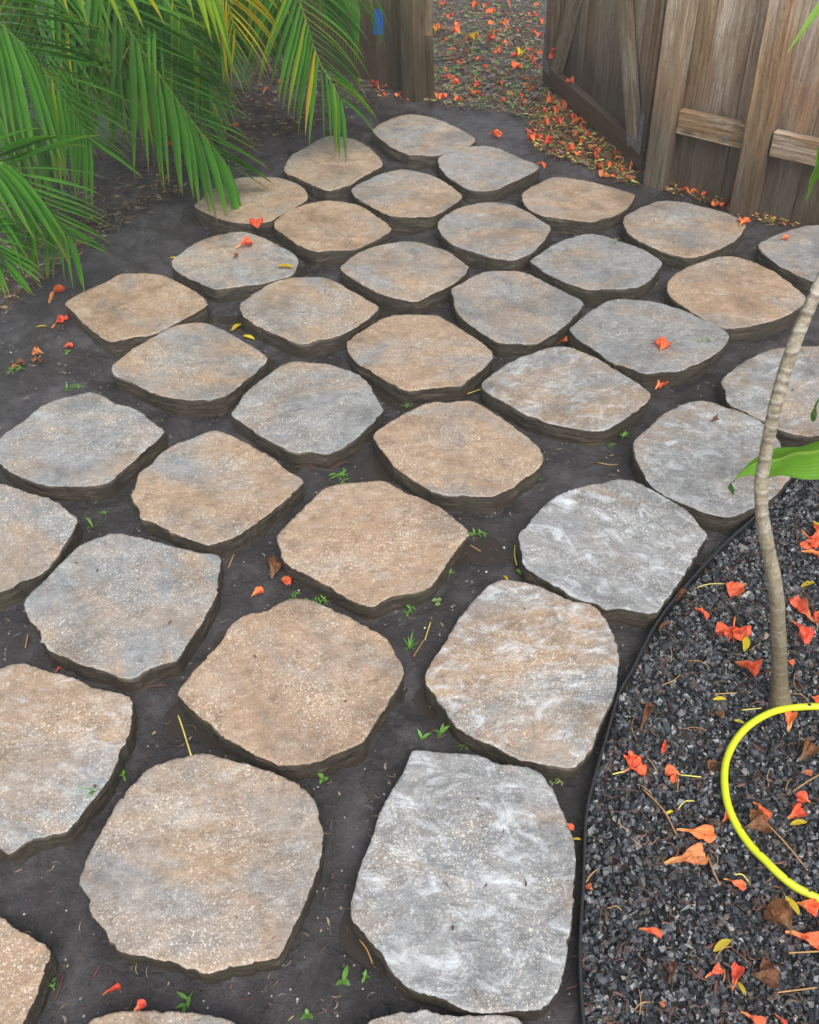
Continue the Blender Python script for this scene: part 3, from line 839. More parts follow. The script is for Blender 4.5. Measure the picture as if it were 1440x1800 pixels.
# left-hand fence, mostly behind the palm
lp = ground(708, 178)
fl, FLM = frame('wooden_fence', lp, FD, .04)
tag(fl, 'dark green stained plank fence left of the gap, half hidden by the palm', 'fence', 'plank fences on either side of the gate')
piece(fl, 'post', (0, 0, -.05), (.092, .088, H_F + .05), WOOD_V, .05, 1.0, .95, 0, .005, .002)
piece(fl, 'stop_strip', (.062, .0905, .0), (.122, .112, .30), WOOD_V, .15, .4, 1.0, 0, .002, .001)
piece(fl, 'stop_strip', (.062, .0905, .304), (.122, .112, H_F), WOOD_V, .4, 1.0, .2, 0, .002, .001)
rails(fl, [(-1.38, -.002)], .049, (.95, 1.6))
piece(fl, 'post', (-1.474, 0, -.05), (-1.382, .088, H_F + .05), WOOD_V, .3, .8, .9, 0, .005, .002)
us = .06
for k in range(16):
    wdt = .157 + rnd.uniform(-.004, .004)
    piece(fl, 'board', (us - wdt + .0015, .0905 + (k % 2) * .0012, -.05), (us, .1085 + (k % 2) * .0012, H_F + rnd.uniform(-.02, .02)), WOOD_V, rnd.choice([-.1, .0, .15]), 1.0, 1.0, rnd.uniform(-.004, .004), .002, .001)
    us -= wdt
# blue tape hanging on the front of the rail / boards
def build_tape():
    w = .0875
    V, Fc = [], []
    rows = [(16, 659, 672), (30, 658, 673), (45, 656.5, 674), (54, 656, 674.5), (61, 655.5, 675)]
    for i, (y, xa, xb) in enumerate(rows):
        for k in range(4):
            x = xa + (xb - xa) * k / 3
            u, z = hit(FLM, x, y + (k - 1.5) * (.9 if i == 4 else .2), w)
            V.append(FLM @ Vector((u, w - .003 * sin(k * 1.4 + i * .7), z)))
    m = len(rows)
    for i in range(m - 1):
        for k in range(3):
            Fc.append((i * 4 + k, i * 4 + k + 1, (i + 1) * 4 + k + 1, (i + 1) * 4 + k))
    n0 = len(V)
    off = FLM.to_3x3() @ Vector((0, .0012, 0))
    V += [v + off for v in V[:n0]]
    Fc += [tuple(n0 + i for i in reversed(f)) for f in Fc]
    o = link('tape_strip', mesh('tape_strip', V, Fc, True), [TAPE])
    tag(o, 'short bright blue tape strip hanging on the dark fence left of the gate post', 'tape')
build_tape()

# gate, swung open away from the viewer
g0, g1 = ground(1122, 297, .03), ground(954, 138, .03)
ga, GM = frame('wooden_gate', g0, (g1 - g0), .04)
tag(ga, 'weathered plank gate with crossed braces standing open beside the hinge post', 'gate')
piece(ga, 'bottom_rail', (-.02, -.038, .030), (1.17, .0, .128), WOOD_U, .12, .45, 1.0, 0, .004, .0015)
piece(ga, 'top_rail', (-.02, -.038, 1.62), (1.17, .0, 1.71), WOOD_U, .4, .3, .0, 0, .004, .0015)
piece(ga, 'stile', (1.075, -.0385, .1285), (1.168, -.0005, 1.618), WOOD_V, .22, .3, .8, 0, .004, .0015)
piece(ga, 'stile', (-.02, -.0385, .1285), (.050, -.0005, 1.618), WOOD_V, .15, .3, 1.0, 0, .004, .0015)
def brace(u0, z0, u1, z1, width, w0, tone, green):
    L = hypot(u1 - u0, z1 - z0)
    o = link('brace', box_mesh('brace', (width, .036, L), .003, .001), [WOOD_V], ga)
    o.location = ((u0 + u1) / 2, w0, (z0 + z1) / 2)
    o.rotation_euler = (0, atan2(u1 - u0, z1 - z0), 0)
    o['tone'], o['green'], o['damp'] = tone, green, .45
brace(1.040, .100, .36, 1.62, .088, -.0195, .42, .7)
brace(.085, .100, .84, 1.62, .088, -.0165, .50, .75)
us = -.10
for k in range(9):
    wdt = .145 + rnd.uniform(-.004, .004)
    piece(ga, 'board', (us, -.056 - (k % 2) * .004, .022), (us + wdt - .002, -.0395 - (k % 2) * .004, 1.74 + rnd.uniform(-.01, .01)), WOOD_V, rnd.choice([.45, .7, .95]), rnd.choice([.2, .5]), 1.0, rnd.uniform(-.003, .003), .002, .001)
    us += wdt
def plate(name, outline, w, thick=.003):
    n = len(outline)
    V = [(u, w, z) for u, z in outline] + [(u, w + thick, z) for u, z in outline]
    Fc = [tuple(range(n)), tuple(n + i for i in reversed(range(n)))] + [(i, n + i, n + (i + 1) % n, (i + 1) % n) for i in range(n)]
    return link(name, mesh(name, V, Fc), [STEEL], ga)
b1 = plate('corner_bracket', [(-.005, .095), (.135, .104), (.135, .142), (.033, .136), (.030, .262), (.012, .272), (-.003, .262)], .0015)
def screw(par, u, z, w):
    V, Fc = tube([(u, w, z), (u, w + .003, z)], [.006, .004], 8)
    link('screw', mesh('screw', V, Fc), [STEEL], par)
for u, z in ((.115, .122), (.075, .120), (.018, .165), (.015, .225)): screw(b1, u, z, .0045)
b2 = plate('corner_bracket', [(1.07, .086), (1.165, .088), (1.165, .150), (1.166, .275), (1.125, .300), (1.128, .150), (1.07, .124)], .0015)
for u, z in ((1.09, .106), (1.145, .108), (1.148, .2)): screw(b2, u, z, .0045)
# ------------------------------------------------------------------ palm
palm = empty('areca_palm', (-1.85, 3.75, 0))
tag(palm, 'clumping palm with long drooping green fronds hanging in from the upper left', 'palm')
def leaflet_geo(base, T, D, L, width, droop, fold=.35, twist=0.0, n=7):
    """one folded strap leaflet; D start direction, droops under its weight"""
    V, Fc = [], []
    D = D.normalized()
    p = base.copy()
    d = D.copy()
    step = L / n
    side0 = D.cross(T.cross(D))
    for i in range(n + 1):
        s = i / n
        wd = width * (.45 + 2.0 * s if s < .28 else 1.0) * (1.0 if s < .45 else max(0.03, 1 - ((s - .45) / .55) ** 1.35)) * .5
        up = Vector((0, 0, 1)) - d * d.z
        if up.length < .05: up = T - d * T.dot(d)
        nrm = (side0 - d * side0.dot(d))
        if nrm.length < .05: nrm = up
        nrm.normalize()
        sd_ = d.cross(nrm).normalized()
        if twist:
            sd_ = Matrix.Rotation(twist * s, 3, d) @ sd_
            nrm = sd_.cross(d)
        V += [p + sd_ * wd + nrm * wd * fold, p.copy(), p - sd_ * wd + nrm * wd * fold]
        p = p + d * step
        d = (d + Vector((0, 0, -1)) * droop * (.4 + 1.5 * s) / n).normalized()
    for i in range(n):
        a = i * 3
        Fc += [(a, a + 1, a + 4, a + 3), (a + 1, a + 2, a + 5, a + 4)]
    return V, Fc
LEAFLETS = []      # (size on view, frond, verts, faces, material)
def frond(sight_pts, pairs, L, droop, side_bias=0.0, mats=None, crown=None, start=0.0, ang=46, width=.034, up=Vector((.05, -.55, .82)), tipL=.55):
    pts = [at_depth(x, y, Y) if not isinstance(x, Vector) else x for (x, y, Y) in sight_pts]
    c = catmull(pts, pairs * 2 + 2)
    full = ([crown] + [crown.lerp(c[0], .5) + Vector((0, 0, .12))] + c) if crown is not None else c
    fc = catmull(full, 46)
    V, Fc = tube(fc, [.011 * (1 - .86 * i / 45) + .0012 for i in range(46)], 6)
    fo = link('frond', mesh('frond', V, Fc, True), [RACHIS], palm)
    fo.matrix_parent_inverse = Matrix.Translation(-palm.location)
    m = len(c)
    for i in range(1, m):
        s = i / (m - 1)
        if s < start: continue
        T = (c[min(i + 1, m - 1)] - c[i - 1]).normalized()
        S = T.cross(up).normalized()
        sg = 1 if i % 2 else -1
        a = radians(ang * (1 - .45 * s) + rnd.uniform(-2.5, 2.5))
        D = T * cos(a) + S * sg * sin(a) + up * rnd.uniform(.0, .16)
        l = L * (1 - (1 - tipL) * s ** 1.6) * rnd.uniform(.92, 1.06) * (.75 + .25 * min(1, s * 4))
        V, Fc = leaflet_geo(c[i], T, D, l, width * rnd.uniform(.8, 1.2) * (1 - .3 * s), droop * rnd.uniform(.85, 1.15), .3, rnd.uniform(-.25, .25))
        m_ = PALM if mats is None else mats(s, sg, rnd.random())
        xs = [seen(v) for v in (V[1], V[10], V[-2])]
        vis = max((1 if -60 < x < 1500 and -60 < y < 900 else 0) for x, y in xs)
        LEAFLETS.append((vis * l * px_per_m(V[10]), fo, V, Fc, m_))
CR = Vector((-1.85, 3.75, 1.9))
def mixed(py, pt):
    return lambda s, sg, r: PALM_Y if r < py else (PALM_T if r < py + pt else PALM)
# the fronds that hang into view
frond([(-90, -60, 2.98), (0, 40, 3.05), (62, 104, 3.1), (117, 183, 3.15), (156, 250, 3.2)], 21, .46, .42, mats=mixed(0, .04), crown=CR, width=.052, ang=44)
frond([(150, -90, 3.38), (205, 10, 3.4), (231, 60, 3.42), (279, 130, 3.45), (335, 210, 3.5), (372, 256, 3.52), (400, 292, 3.55)], 23, .50, .42, mats=mixed(0, .03), crown=CR, width=.052, ang=42)
frond([(500, -140, 3.9), (522, -20, 3.98), (543, 54, 4.0), (560, 105, 4.02), (583, 145, 4.0), (598, 175, 4.0)], 22, .47, 1.05, mats=lambda s, sg, r: PALM_Y if (sg > 0 and .66 < s < .72) else (PALM_T if r < .15 else PALM), crown=CR + Vector((.3, .3, .2)), ang=48, width=.048)
frond([(-70, 262, 2.74), (0, 286, 2.77), (27, 297, 2.78), (69, 347, 2.8), (100, 390, 2.83), (124, 418, 2.85)], 17, .34, .55, crown=CR, width=.046)
frond([(-80, 380, 2.58), (-30, 405, 2.6), (0, 440, 2.62), (12, 466, 2.64)], 10, .24, 1.0, crown=CR)
frond([(-90, 330, 2.66), (-30, 345, 2.7), (20, 380, 2.72), (50, 415, 2.74)], 11, .26, .8, crown=CR)
frond([(290, -120, 3.58), (360, -60, 3.62), (395, -5, 3.64), (412, 50, 3.65)], 15, .40, 1.2, mats=lambda s, sg, r: PALM_Y if (s > .45 and r < .5) else PALM_T if r < .8 else PALM, crown=CR)
frond([(420, -170, 4.1), (455, -100, 4.15), (480, -40, 4.18), (500, 10, 4.2)], 15, .42, 1.3, crown=CR + Vector((.2, .3, .2)))
frond([(10, -170, 2.86), (90, -115, 2.92), (180, -85, 2.98), (270, -85, 3.04), (330, -70, 3.08)], 13, .30, 1.7, mats=mixed(.12, .3), crown=CR)
frond([(80, -90, 3.66), (160, 20, 3.72), (215, 100, 3.78), (255, 160, 3.8)], 17, .44, 1.5, mats=mixed(.15, .15), crown=CR)
frond([(-100, 90, 3.25), (-20, 140, 3.3), (50, 200, 3.36), (95, 262, 3.4)], 18, .40, 1.1, mats=mixed(0, .05), crown=CR)
frond([(230, -110, 3.52), (290, -20, 3.56), (330, 60, 3.62), (362, 130, 3.66)], 19, .42, .8, mats=mixed(.08, .12), crown=CR)
frond([(300, -160, 3.8), (350, -60, 3.85), (385, 20, 3.9), (400, 90, 3.92)], 16, .36, 1.3, mats=mixed(.12, .2), crown=CR)
0 and frond([(-120, -150, 3.1), (-20, -90, 3.2), (70, -20, 3.26), (130, 60, 3.3)], 18, .46, 1.2, mats=mixed(0, .1), crown=CR)
frond([(-140, 40, 3.5), (-50, 120, 3.6), (20, 200, 3.66), (70, 290, 3.7)], 16, .42, 1.2, crown=CR)
0 and frond([(90, -160, 3.3), (170, -80, 3.3), (240, -10, 3.3), (290, 60, 3.32)], 16, .40, 1.1, mats=mixed(.04, .2), crown=CR)
frond([(560, -190, 4.1), (590, -120, 4.12), (612, -50, 4.14), (630, 10, 4.14)], 14, .40, 1.8, crown=CR + Vector((.3, .4, .2)))
# fronds further back that close the view into the clump
for k in range(17):
    x0 = -130 + 34 * k + rnd.uniform(-20, 20)
    Y0 = rnd.uniform(3.55, 4.25)
    y1 = rnd.uniform(90, 250) if x0 < 330 else rnd.uniform(20, 70)
    dx = rnd.uniform(10, 80)
    frond([(x0, -150, Y0), (x0 + dx * .3, -60, Y0 + .04), (x0 + dx * .7, y1 * .45, Y0 + .06), (x0 + dx, y1, Y0 + .08)], 17, .44, rnd.uniform(1.0, 1.6), mats=mixed(.06, .06), crown=CR)
# unseen rest of the crown, fronds added to shade the soil below
for k in range(58):
    a = -.3 * pi + 1.85 * pi * k / 58 + rnd.uniform(-.15, .15)
    R_ = rnd.uniform(.6, 1.7)
    base = CR + Vector((cos(a) * .12, sin(a) * .12, 0))
    if a % (2 * pi) > 3.9 or a % (2 * pi) < .6:
        R_ *= .62
    hh = rnd.uniform(.15, 1.1)
    base = base + Vector((-.1, .45, .1))
    P_ = [(base + Vector((cos(a) * R_ * t, sin(a) * R_ * t, hh * sin(t * 2.4) - .35 * t * t)), 0, 0) for t in (.15, .4, .7, 1.0)]
    frond(P_, 22, .46, .7, width=.05, crown=base, up=Vector((-cos(a) * .4, -sin(a) * .4, .85)))
LEAFLETS.sort(key=lambda q: -q[0])
for k, (sz, fo, V, Fc, m_) in enumerate(LEAFLETS[:300]):
    me = mesh('leaflet', V, Fc, True)
    me.attributes.new('along', 'FLOAT', 'POINT').data.foreach_set('value', [(i // 3) / (len(V) // 3 - 1) for i in range(len(V))])
    o = link('leaflet', me, [m_], fo)
    o.matrix_parent_inverse = Matrix.Translation(-palm.location)
    o.parent = fo
    o.matrix_parent_inverse = Matrix.Identity(4)
mlist = [PALM, PALM_Y, PALM_T]
V2, F2, mi2, al2 = [], [], [], []
for (sz, fo, V, Fc, m_) in LEAFLETS[300:]:
    b = len(V2)
    V2 += V
    al2 += [(i // 3) / (len(V) // 3 - 1) for i in range(len(V))]
    F2 += [tuple(b + i for i in f) for f in Fc]
    mi2 += [mlist.index(m_)] * len(Fc)
me = mesh('leaflets', V2, F2, True)
me.attributes.new('along', 'FLOAT', 'POINT').data.foreach_set('value', al2)
for m_ in mlist: me.materials.append(m_)
me.polygons.foreach_set('material_index', mi2)
o = link('leaflets', me, (), palm); o['kind'] = 'stuff'
o.matrix_parent_inverse = Matrix.Translation(-palm.location)
for k, (dx, dy, r) in enumerate([(0, 0, .03), (.14, .10, .025), (-.12, .12, .026), (.05, -.15, .022)]):
    V, Fc = [], []
    b = Vector((-1.85 + dx, 3.75 + dy, -.02))
    pts = [b.lerp(CR + Vector((dx * .5, dy * .5, 0)), t / 24) + Vector((.02 * sin(t * .3 + k), 0, 0)) for t in range(25)]
    V, Fc = tube(pts, [r * (1.12 if t % 4 == 0 else 1.0) * (1.15 - .3 * t / 24) for t in range(25)], 10)
    o = link('cane', mesh('cane', V, Fc, True), [CANE], palm)
    o.matrix_parent_inverse = Matrix.Translation(-palm.location)
print('leaflets', len(LEAFLETS))

# ------------------------------------------------------------------ young tree with ringed trunk
TR_PX = [(1371, 1240, 15.2), (1371, 1200, 14.2), (1370, 1157, 13.6), (1368, 1104, 13.2), (1366, 1060, 13.0), (1361, 1015, 12.6), (1354, 982, 12.3), (1346, 945, 12.0), (1340, 905, 11.6), (1338, 870, 11.4), (1339, 842, 11.4),
         (1347, 795, 11.4), (1356, 748, 11.6), (1369, 690, 12.0), (1383, 643, 12.0), (1399, 597, 11.8), (1416, 557, 11.4), (1433, 517, 11.0), (1452, 475, 11.0), (1478, 420, 11), (1512, 340, 11), (1580, 190, 12), (1680, -40, 13), (1840, -420, 15)]
def build_tree():
    b0 = ground(1371, 1240, .012)
    pts, rad = [], []
    for i, (x, y, r) in enumerate(TR_PX):
        p = at_depth(x, y, b0.y + .42 * i / (len(TR_PX) - 1))
        pts.append(p); rad.append(r / px_per_m(p))
    n = 420
    c = catmull(pts, n)
    ts = np.linspace(0, 1, len(pts))
    # radius by arc length
    al = np.cumsum([0] + [(pts[i + 1] - pts[i]).length for i in range(len(pts) - 1)]); al /= al[-1]
    V, Fc, ring, lip = [], [], [], []
    sides = 22
    L = sum((pts[i + 1] - pts[i]).length for i in range(len(pts) - 1))
    # ring scars at irregular spacing, denser above
    marks, s = [], .02
    while s < 1:
        marks.append(s); s += rnd.uniform(.010, .024)
    for i, p in enumerate(c):
        s = i / (n - 1)
        t = (c[min(i + 1, n - 1)] - c[max(i - 1, 0)]).normalized()
        a = t.cross(Vector((0, 1, 0))).normalized(); b = t.cross(a)
        r = float(np.interp(s, al, rad))
        for k in range(sides):
            an = 2 * pi * k / sides
            ss = s + .0013 * sin(an + 7 * noise.noise(Vector((0, 0, s * 9)))) + .0008 * sin(2 * an + s * 90)
            dm = min(abs(ss - q) for q in marks)
            strong = min(1.0, max(.25, (s - .12) * 4))
            g = math.exp(-(dm / .0022) ** 2) * strong
            rr = r * (1 + 0.08 * noise.noise(Vector((cos(an) * 1.3, sin(an) * 1.3, s * 22))) + .05 * noise.noise(Vector((cos(an) * 4, sin(an) * 4, s * 70))) - .07 * g)
            if s < .05: rr *= 1 + .45 * (1 - s / .05) ** 2
            V.append(p + (a * cos(an) + b * sin(an)) * rr)
            ring.append(g)
            lip.append(max(math.exp(-(((ss - q) - .0042) / .0016) ** 2) for q in marks) * strong)
    for i in range(n - 1):
        for k in range(sides):
            k2 = (k + 1) % sides
            Fc.append((i * sides + k, (i + 1) * sides + k, (i + 1) * sides + k2, i * sides + k2))
    e = empty('young_tree', b0)
    tag(e, 'slender leaning young tree with a pale ringed trunk rising from the gravel', 'tree')
    me = mesh('trunk', [v - b0 for v in V], Fc, True)
    me.attributes.new('ring', 'FLOAT', 'POINT').data.foreach_set('value', ring)
    me.attributes.new('lip', 'FLOAT', 'POINT').data.foreach_set('value', lip)
    link('trunk', me, [TRUNK], e)
    # crown above the view: strap leaves in a rosette
    top = c[-1]
    for k in range(26):
        a = 2.4 * k
        el = .9 - .055 * k
        D = Vector((cos(a) * cos(el), sin(a) * cos(el), sin(el)))
        V, Fc = leaflet_geo(top + Vector((0, 0, .012 * (26 - k) - .1)), Vector((0, 0, 1)), D, rnd.uniform(.28, .4), .05, 1.0, .2)
        link('leaf', mesh('leaf', [v - b0 for v in V], Fc, True), [BROAD], e)
build_tree()

# ------------------------------------------------------------------ broad-leaved plant reaching in from the right
def blade(parent, mid, half, mat_, org, tipcurl=0.0, n=44, fold=.18, name='leaf'):
    """mid: sightings (x, y, Y); half: half widths in pixels, measured across"""
    P = [at_depth(*m) for m in mid]
    c = catmull(P, n)
    al = np.cumsum([0] + [(P[i + 1] - P[i]).length for i in range(len(P) - 1)]); al /= al[-1]
    V, Fc = [], []
    cols = 14
    for i, p in enumerate(c):
        s = i / (n - 1)
        t = (c[min(i + 1, n - 1)] - c[max(i - 1, 0)]).normalized()
        w_ = Vector((0, -.62, .78))
        sd_ = (w_ - t * w_.dot(t)).normalized()
        # facing up and to the viewer
        sd_ = (sd_ + Vector((0, .9, .15)) * .55).normalized(); sd_ = (sd_ - t * sd_.dot(t)).normalized()
        nr = sd_.cross(t).normalized()
        if nr.y > 0: nr = -nr
        h = float(np.interp(s, al, half)) / px_per_m(p)
        for k in range(cols + 1):
            q = -1 + 2 * k / cols
            bulge = -fold * (1 - abs(q)) * h * 1.6 + .16 * h * sin(s * 17 + q * 2) * abs(q) + .05 * h * sin(s * 41 + 1.3 * q)
            V.append(p + sd_ * (q * h) + nr * bulge - org)
    for i in range(n - 1):
        for k in range(cols):
            a = i * (cols + 1) + k
            Fc.append((a, a + 1, a + cols + 2, a + cols + 1))
    me = mesh(name, V, Fc, True)
    me.attributes.new('across', 'FLOAT', 'POINT').data.foreach_set('value', [-1 + 2 * (i % (cols + 1)) / cols for i in range(len(V))])
    o = link(name, me, [mat_], parent)
    return o
def build_broad():
    b0 = Vector((1.62, 1.72, 0))
    e = empty('broadleaf_plant', b0)
    tag(e, 'broad leaved plant reaching in from the right edge with wet bright green leaves', 'plant')
    stem_top = at_depth(1790, 560, 1.66)
    V, Fc = tube([b0, b0.lerp(stem_top, .5) + Vector((.03, 0, 0)), stem_top], [.02, .017, .013], 10)
    link('stem', mesh('stem', [v - b0 for v in V], Fc, True), [CANE], e)
    lf = blade(e, [(1700, 780, 1.62), (1600, 786, 1.60), (1500, 796, 1.58), (1440, 804, 1.57), (1390, 812, 1.56), (1350, 818, 1.55), (1325, 822, 1.545), (1306, 832, 1.54), (1293, 842, 1.535)],
          [15, 52, 62, 57, 50, 37, 22, 9, 2.5], BROAD, b0)
    blade(lf, [(1293, 842, 1.535), (1288, 849, 1.532), (1286, 858, 1.53), (1289, 870, 1.53)], [2, 8, 8, 1], BROAD_D, b0, n=10, name='leaf_tip')
    blade(e, [(1640, 640, 1.60), (1540, 655, 1.55), (1470, 680, 1.53), (1445, 704, 1.52), (1433, 726, 1.52), (1428, 741, 1.52)], [20, 44, 38, 24, 12, 3], BROAD_D, b0)
    blade(e, [(1640, 180, 1.50), (1530, 190, 1.46), (1475, 235, 1.45), (1446, 290, 1.45), (1428, 330, 1.45), (1416, 354, 1.45)], [30, 62, 66, 46, 20, 3], BROAD, b0)
build_broad()

# ------------------------------------------------------------------ hose
HOSE_PX = [(1760, 1420), (1690, 1330), (1600, 1275), (1510, 1248), (1440, 1242), (1383, 1245.5), (1350, 1255), (1317, 1275), (1293, 1302), (1278, 1333), (1273.5, 1363), (1276, 1397), (1284, 1427), (1300, 1459), (1321, 1488), (1347, 1514), (1367, 1534), (1397, 1558), (1440, 1580), (1500, 1606), (1600, 1636), (1740, 1650)]
def build_hose():
    pts = [ground(x, y, .031 + .003 * sin(i * 1.3)) for i, (x, y) in enumerate(HOSE_PX)]
    V, Fc = tube(catmull(pts, 170), .0078, 16)
    tag(link('garden_hose', mesh('garden_hose', V, Fc, True), [HOSE]), 'lime yellow garden hose looping over the gravel at the right edge', 'hose')
build_hose()
# ------------------------------------------------------------------ fallen petals, leaflets and dry leaves
def petal_mesh(kind, seed):
    """unit length along +X from claw (0) to tip (1), lying on z = 0"""
    r = random.Random(seed)
    nu, nv = 14, 8
    V, Fc = [], []
    sd_ = Vector((r.uniform(0, 90), r.uniform(0, 90), r.uniform(0, 90)))
    def add(V1, F1):
        b = len(V)
        V.extend(V1); Fc.extend(tuple(b + i for i in f) for f in F1)
    def fan(cx, cy, ang, L, Wd, claw, curl, crump):
        P = []
        for i in range(nu + 1):
            u = i / nu
            if u < claw:
                w = .045 + .03 * u / max(claw, .01)
            else:
                q = (u - claw) / (1 - claw)
                w = .075 + (Wd - .075) * sin(min(1, q * 1.25) * pi / 2) * (1 if q < .72 else math.sqrt(max(0.03, 1 - ((q - .72) / .3) ** 2)))
            for k in range(nv + 1):
                v = -1 + 2 * k / nv
                x, y = u, v * w
                z = .02 + curl * (v * v) * w * 1.2 + .16 * curl * sin(u * 2.6)
                nn = noise.noise(Vector((x * 4, y * 6, 0)) + sd_)
                n2 = noise.noise(Vector((x * 9, y * 11, 3)) + sd_)
                z += crump * (nn * .20 + n2 * .10 + .05 * noise.noise(Vector((x * 19, y * 23, 5)) + sd_)) * min(1, u * 3) + .035 * crump * sin(v * 8 + u * 6) * (u > claw)
                x += crump * .06 * noise.noise(Vector((x * 3, y * 9, 7)) + sd_) * abs(v) * (u > claw)
                y += crump * .045 * noise.noise(Vector((x * 5, y * 5, 11)) + sd_)
                X, Y = x * L, y * L
                P.append(Vector((cx + X * cos(ang) - Y * sin(ang), cy + X * sin(ang) + Y * cos(ang), max(.004, z * L))))
        F1 = [(i * (nv + 1) + k, i * (nv + 1) + k + 1, (i + 1) * (nv + 1) + k + 1, (i + 1) * (nv + 1) + k) for i in range(nu) for k in range(nv)]
        add(P, F1)
    if kind == 'fan':
        fan(0, 0, 0, 1.0, r.uniform(.20, .34), r.uniform(.28, .45), r.uniform(.3, .9), r.uniform(.9, 1.5))
    elif kind == 'long':
        fan(0, 0, 0, 1.0, r.uniform(.11, .17), r.uniform(.2, .35), r.uniform(1.0, 1.8), .8)
    elif kind == 'leaflet':
        P = []
        for i in range(9):
            u = i / 8
            w = .17 * sin(pi * (u * .92 + .05)) ** .7
            for v in (-1, 0, 1):
                P.append(Vector((u, v * w + .12 * sin(u * 2.2), .03 + .05 * abs(v) + .08 * sin(u * 3))))
        add(P, [(i * 3 + k, i * 3 + k + 1, i * 3 + k + 4, i * 3 + k + 3) for i in range(8) for k in range(2)])
    elif kind == 'crumple':
        fan(0, 0, r.uniform(-.3, .3), .9, r.uniform(.3, .42), .12, r.uniform(.7, 1.2), 1.3)
        fan(.25, .05, r.uniform(.3, .9), .6, .34, .1, 1.0, 1.3)
    elif kind == 'flower':
        for k in range(4):
            a = (-1.1, -.35, .4, 1.15)[k] + r.uniform(-.15, .15)
            fan(.42, 0, a, r.uniform(.45, .6), r.uniform(.32, .42), .22, r.uniform(.4, 1.0), 1.2)
        P, F1 = tube([Vector((0, .05, .03)), Vector((.2, .02, .05)), Vector((.45, 0, .05))], [.028, .03, .022], 5)
        add(P, F1)
        for k in range(3):
            a = r.uniform(-.7, .7)
            P, F1 = tube([Vector((.42, 0, .06)), Vector((.42 + .3 * cos(a), .3 * sin(a), .16)), Vector((.42 + .62 * cos(a * 1.3), .62 * sin(a * 1.3), .05))], .012, 4)
            add(P, F1)
    me = mesh('petal', V, Fc, True)
    return me
PMESH = {}
def petal_variant(kind, mat_, k):
    key = (kind, mat_.name, k)
    if key not in PMESH:
        base = petal_mesh(kind, 100 + k * 7 + len(kind))
        base.materials.append(mat_)
        PMESH[key] = base
    return PMESH[key]
PCOL = {'r': P_RED, 'o': P_ORANGE, 't': P_TAN, 'b': P_BROWN, 'y': P_YELLOW}
def paver_top_at(x, y):
    return None
PAVER_POLYS = []
for lab, t_, s_, fl_ in PAVERS:
    q = [ground(fl_[i], fl_[i + 1], TOP) for i in range(0, len(fl_), 2)]
    PAVER_POLYS.append(([(p.x, p.y) for p in q], min(p.x for p in q), max(p.x for p in q), min(p.y for p in q), max(p.y for p in q)))
def on_paver(x, y):
    for q, x0, x1, y0, y1 in PAVER_POLYS:
        if x0 <= x <= x1 and y0 <= y <= y1:
            c, n = False, len(q)
            for i in range(n):
                (ax, ay), (bx, by) = q[i], q[(i + 1) % n]
                if (ay > y) != (by > y) and x < (bx - ax) * (y - ay) / (by - ay) + ax: c = not c
            if c: return True
    return False
def surface_point(x, y):
    """the point of the place under a sighting: paver face, gravel or soil"""
    p = ground(x, y, TOP + .0035)
    if on_paver(p.x, p.y): return p
    p = ground(x, y, GZ)
    if p.y < 2.2 and p.x > edge_x(p.y) + .006: return p
    p = ground(x, y, .002)
    p.z = max(soil_z(p.x, p.y), WATER_Z + .0005) + .002
    return p
def petal(x0, y0, x1, y1, kind, colr, label, group=None, name=None, cat=None, tilt=0.0):
    a, b = surface_point(x0, y0), surface_point(x1, y1)
    if abs(a.z - b.z) > .02: b = ground(x1, y1, a.z)
    L = min(.085, max(.012, (b - a).length))
    nm = name or {'y': 'fallen_leaflet', 'b': 'dry_leaf'}.get(colr, 'fallen_petal')
    o = link(nm, petal_variant(kind, PCOL[colr], rnd.randrange(6)))
    o.location = a + Vector((0, 0, .001))
    d = b - a
    o.rotation_euler = (rnd.uniform(-.2, .2), -math.asin(max(-.6, min(.6, d.z / L))) - tilt, atan2(d.y, d.x))
    o.scale = (L, L, L)
    tag(o, label, cat or {'y': 'leaflet', 'b': 'dry leaf'}.get(colr, 'petal'), group)
    return o
G_BED = 'fallen petals on the gravel bed'
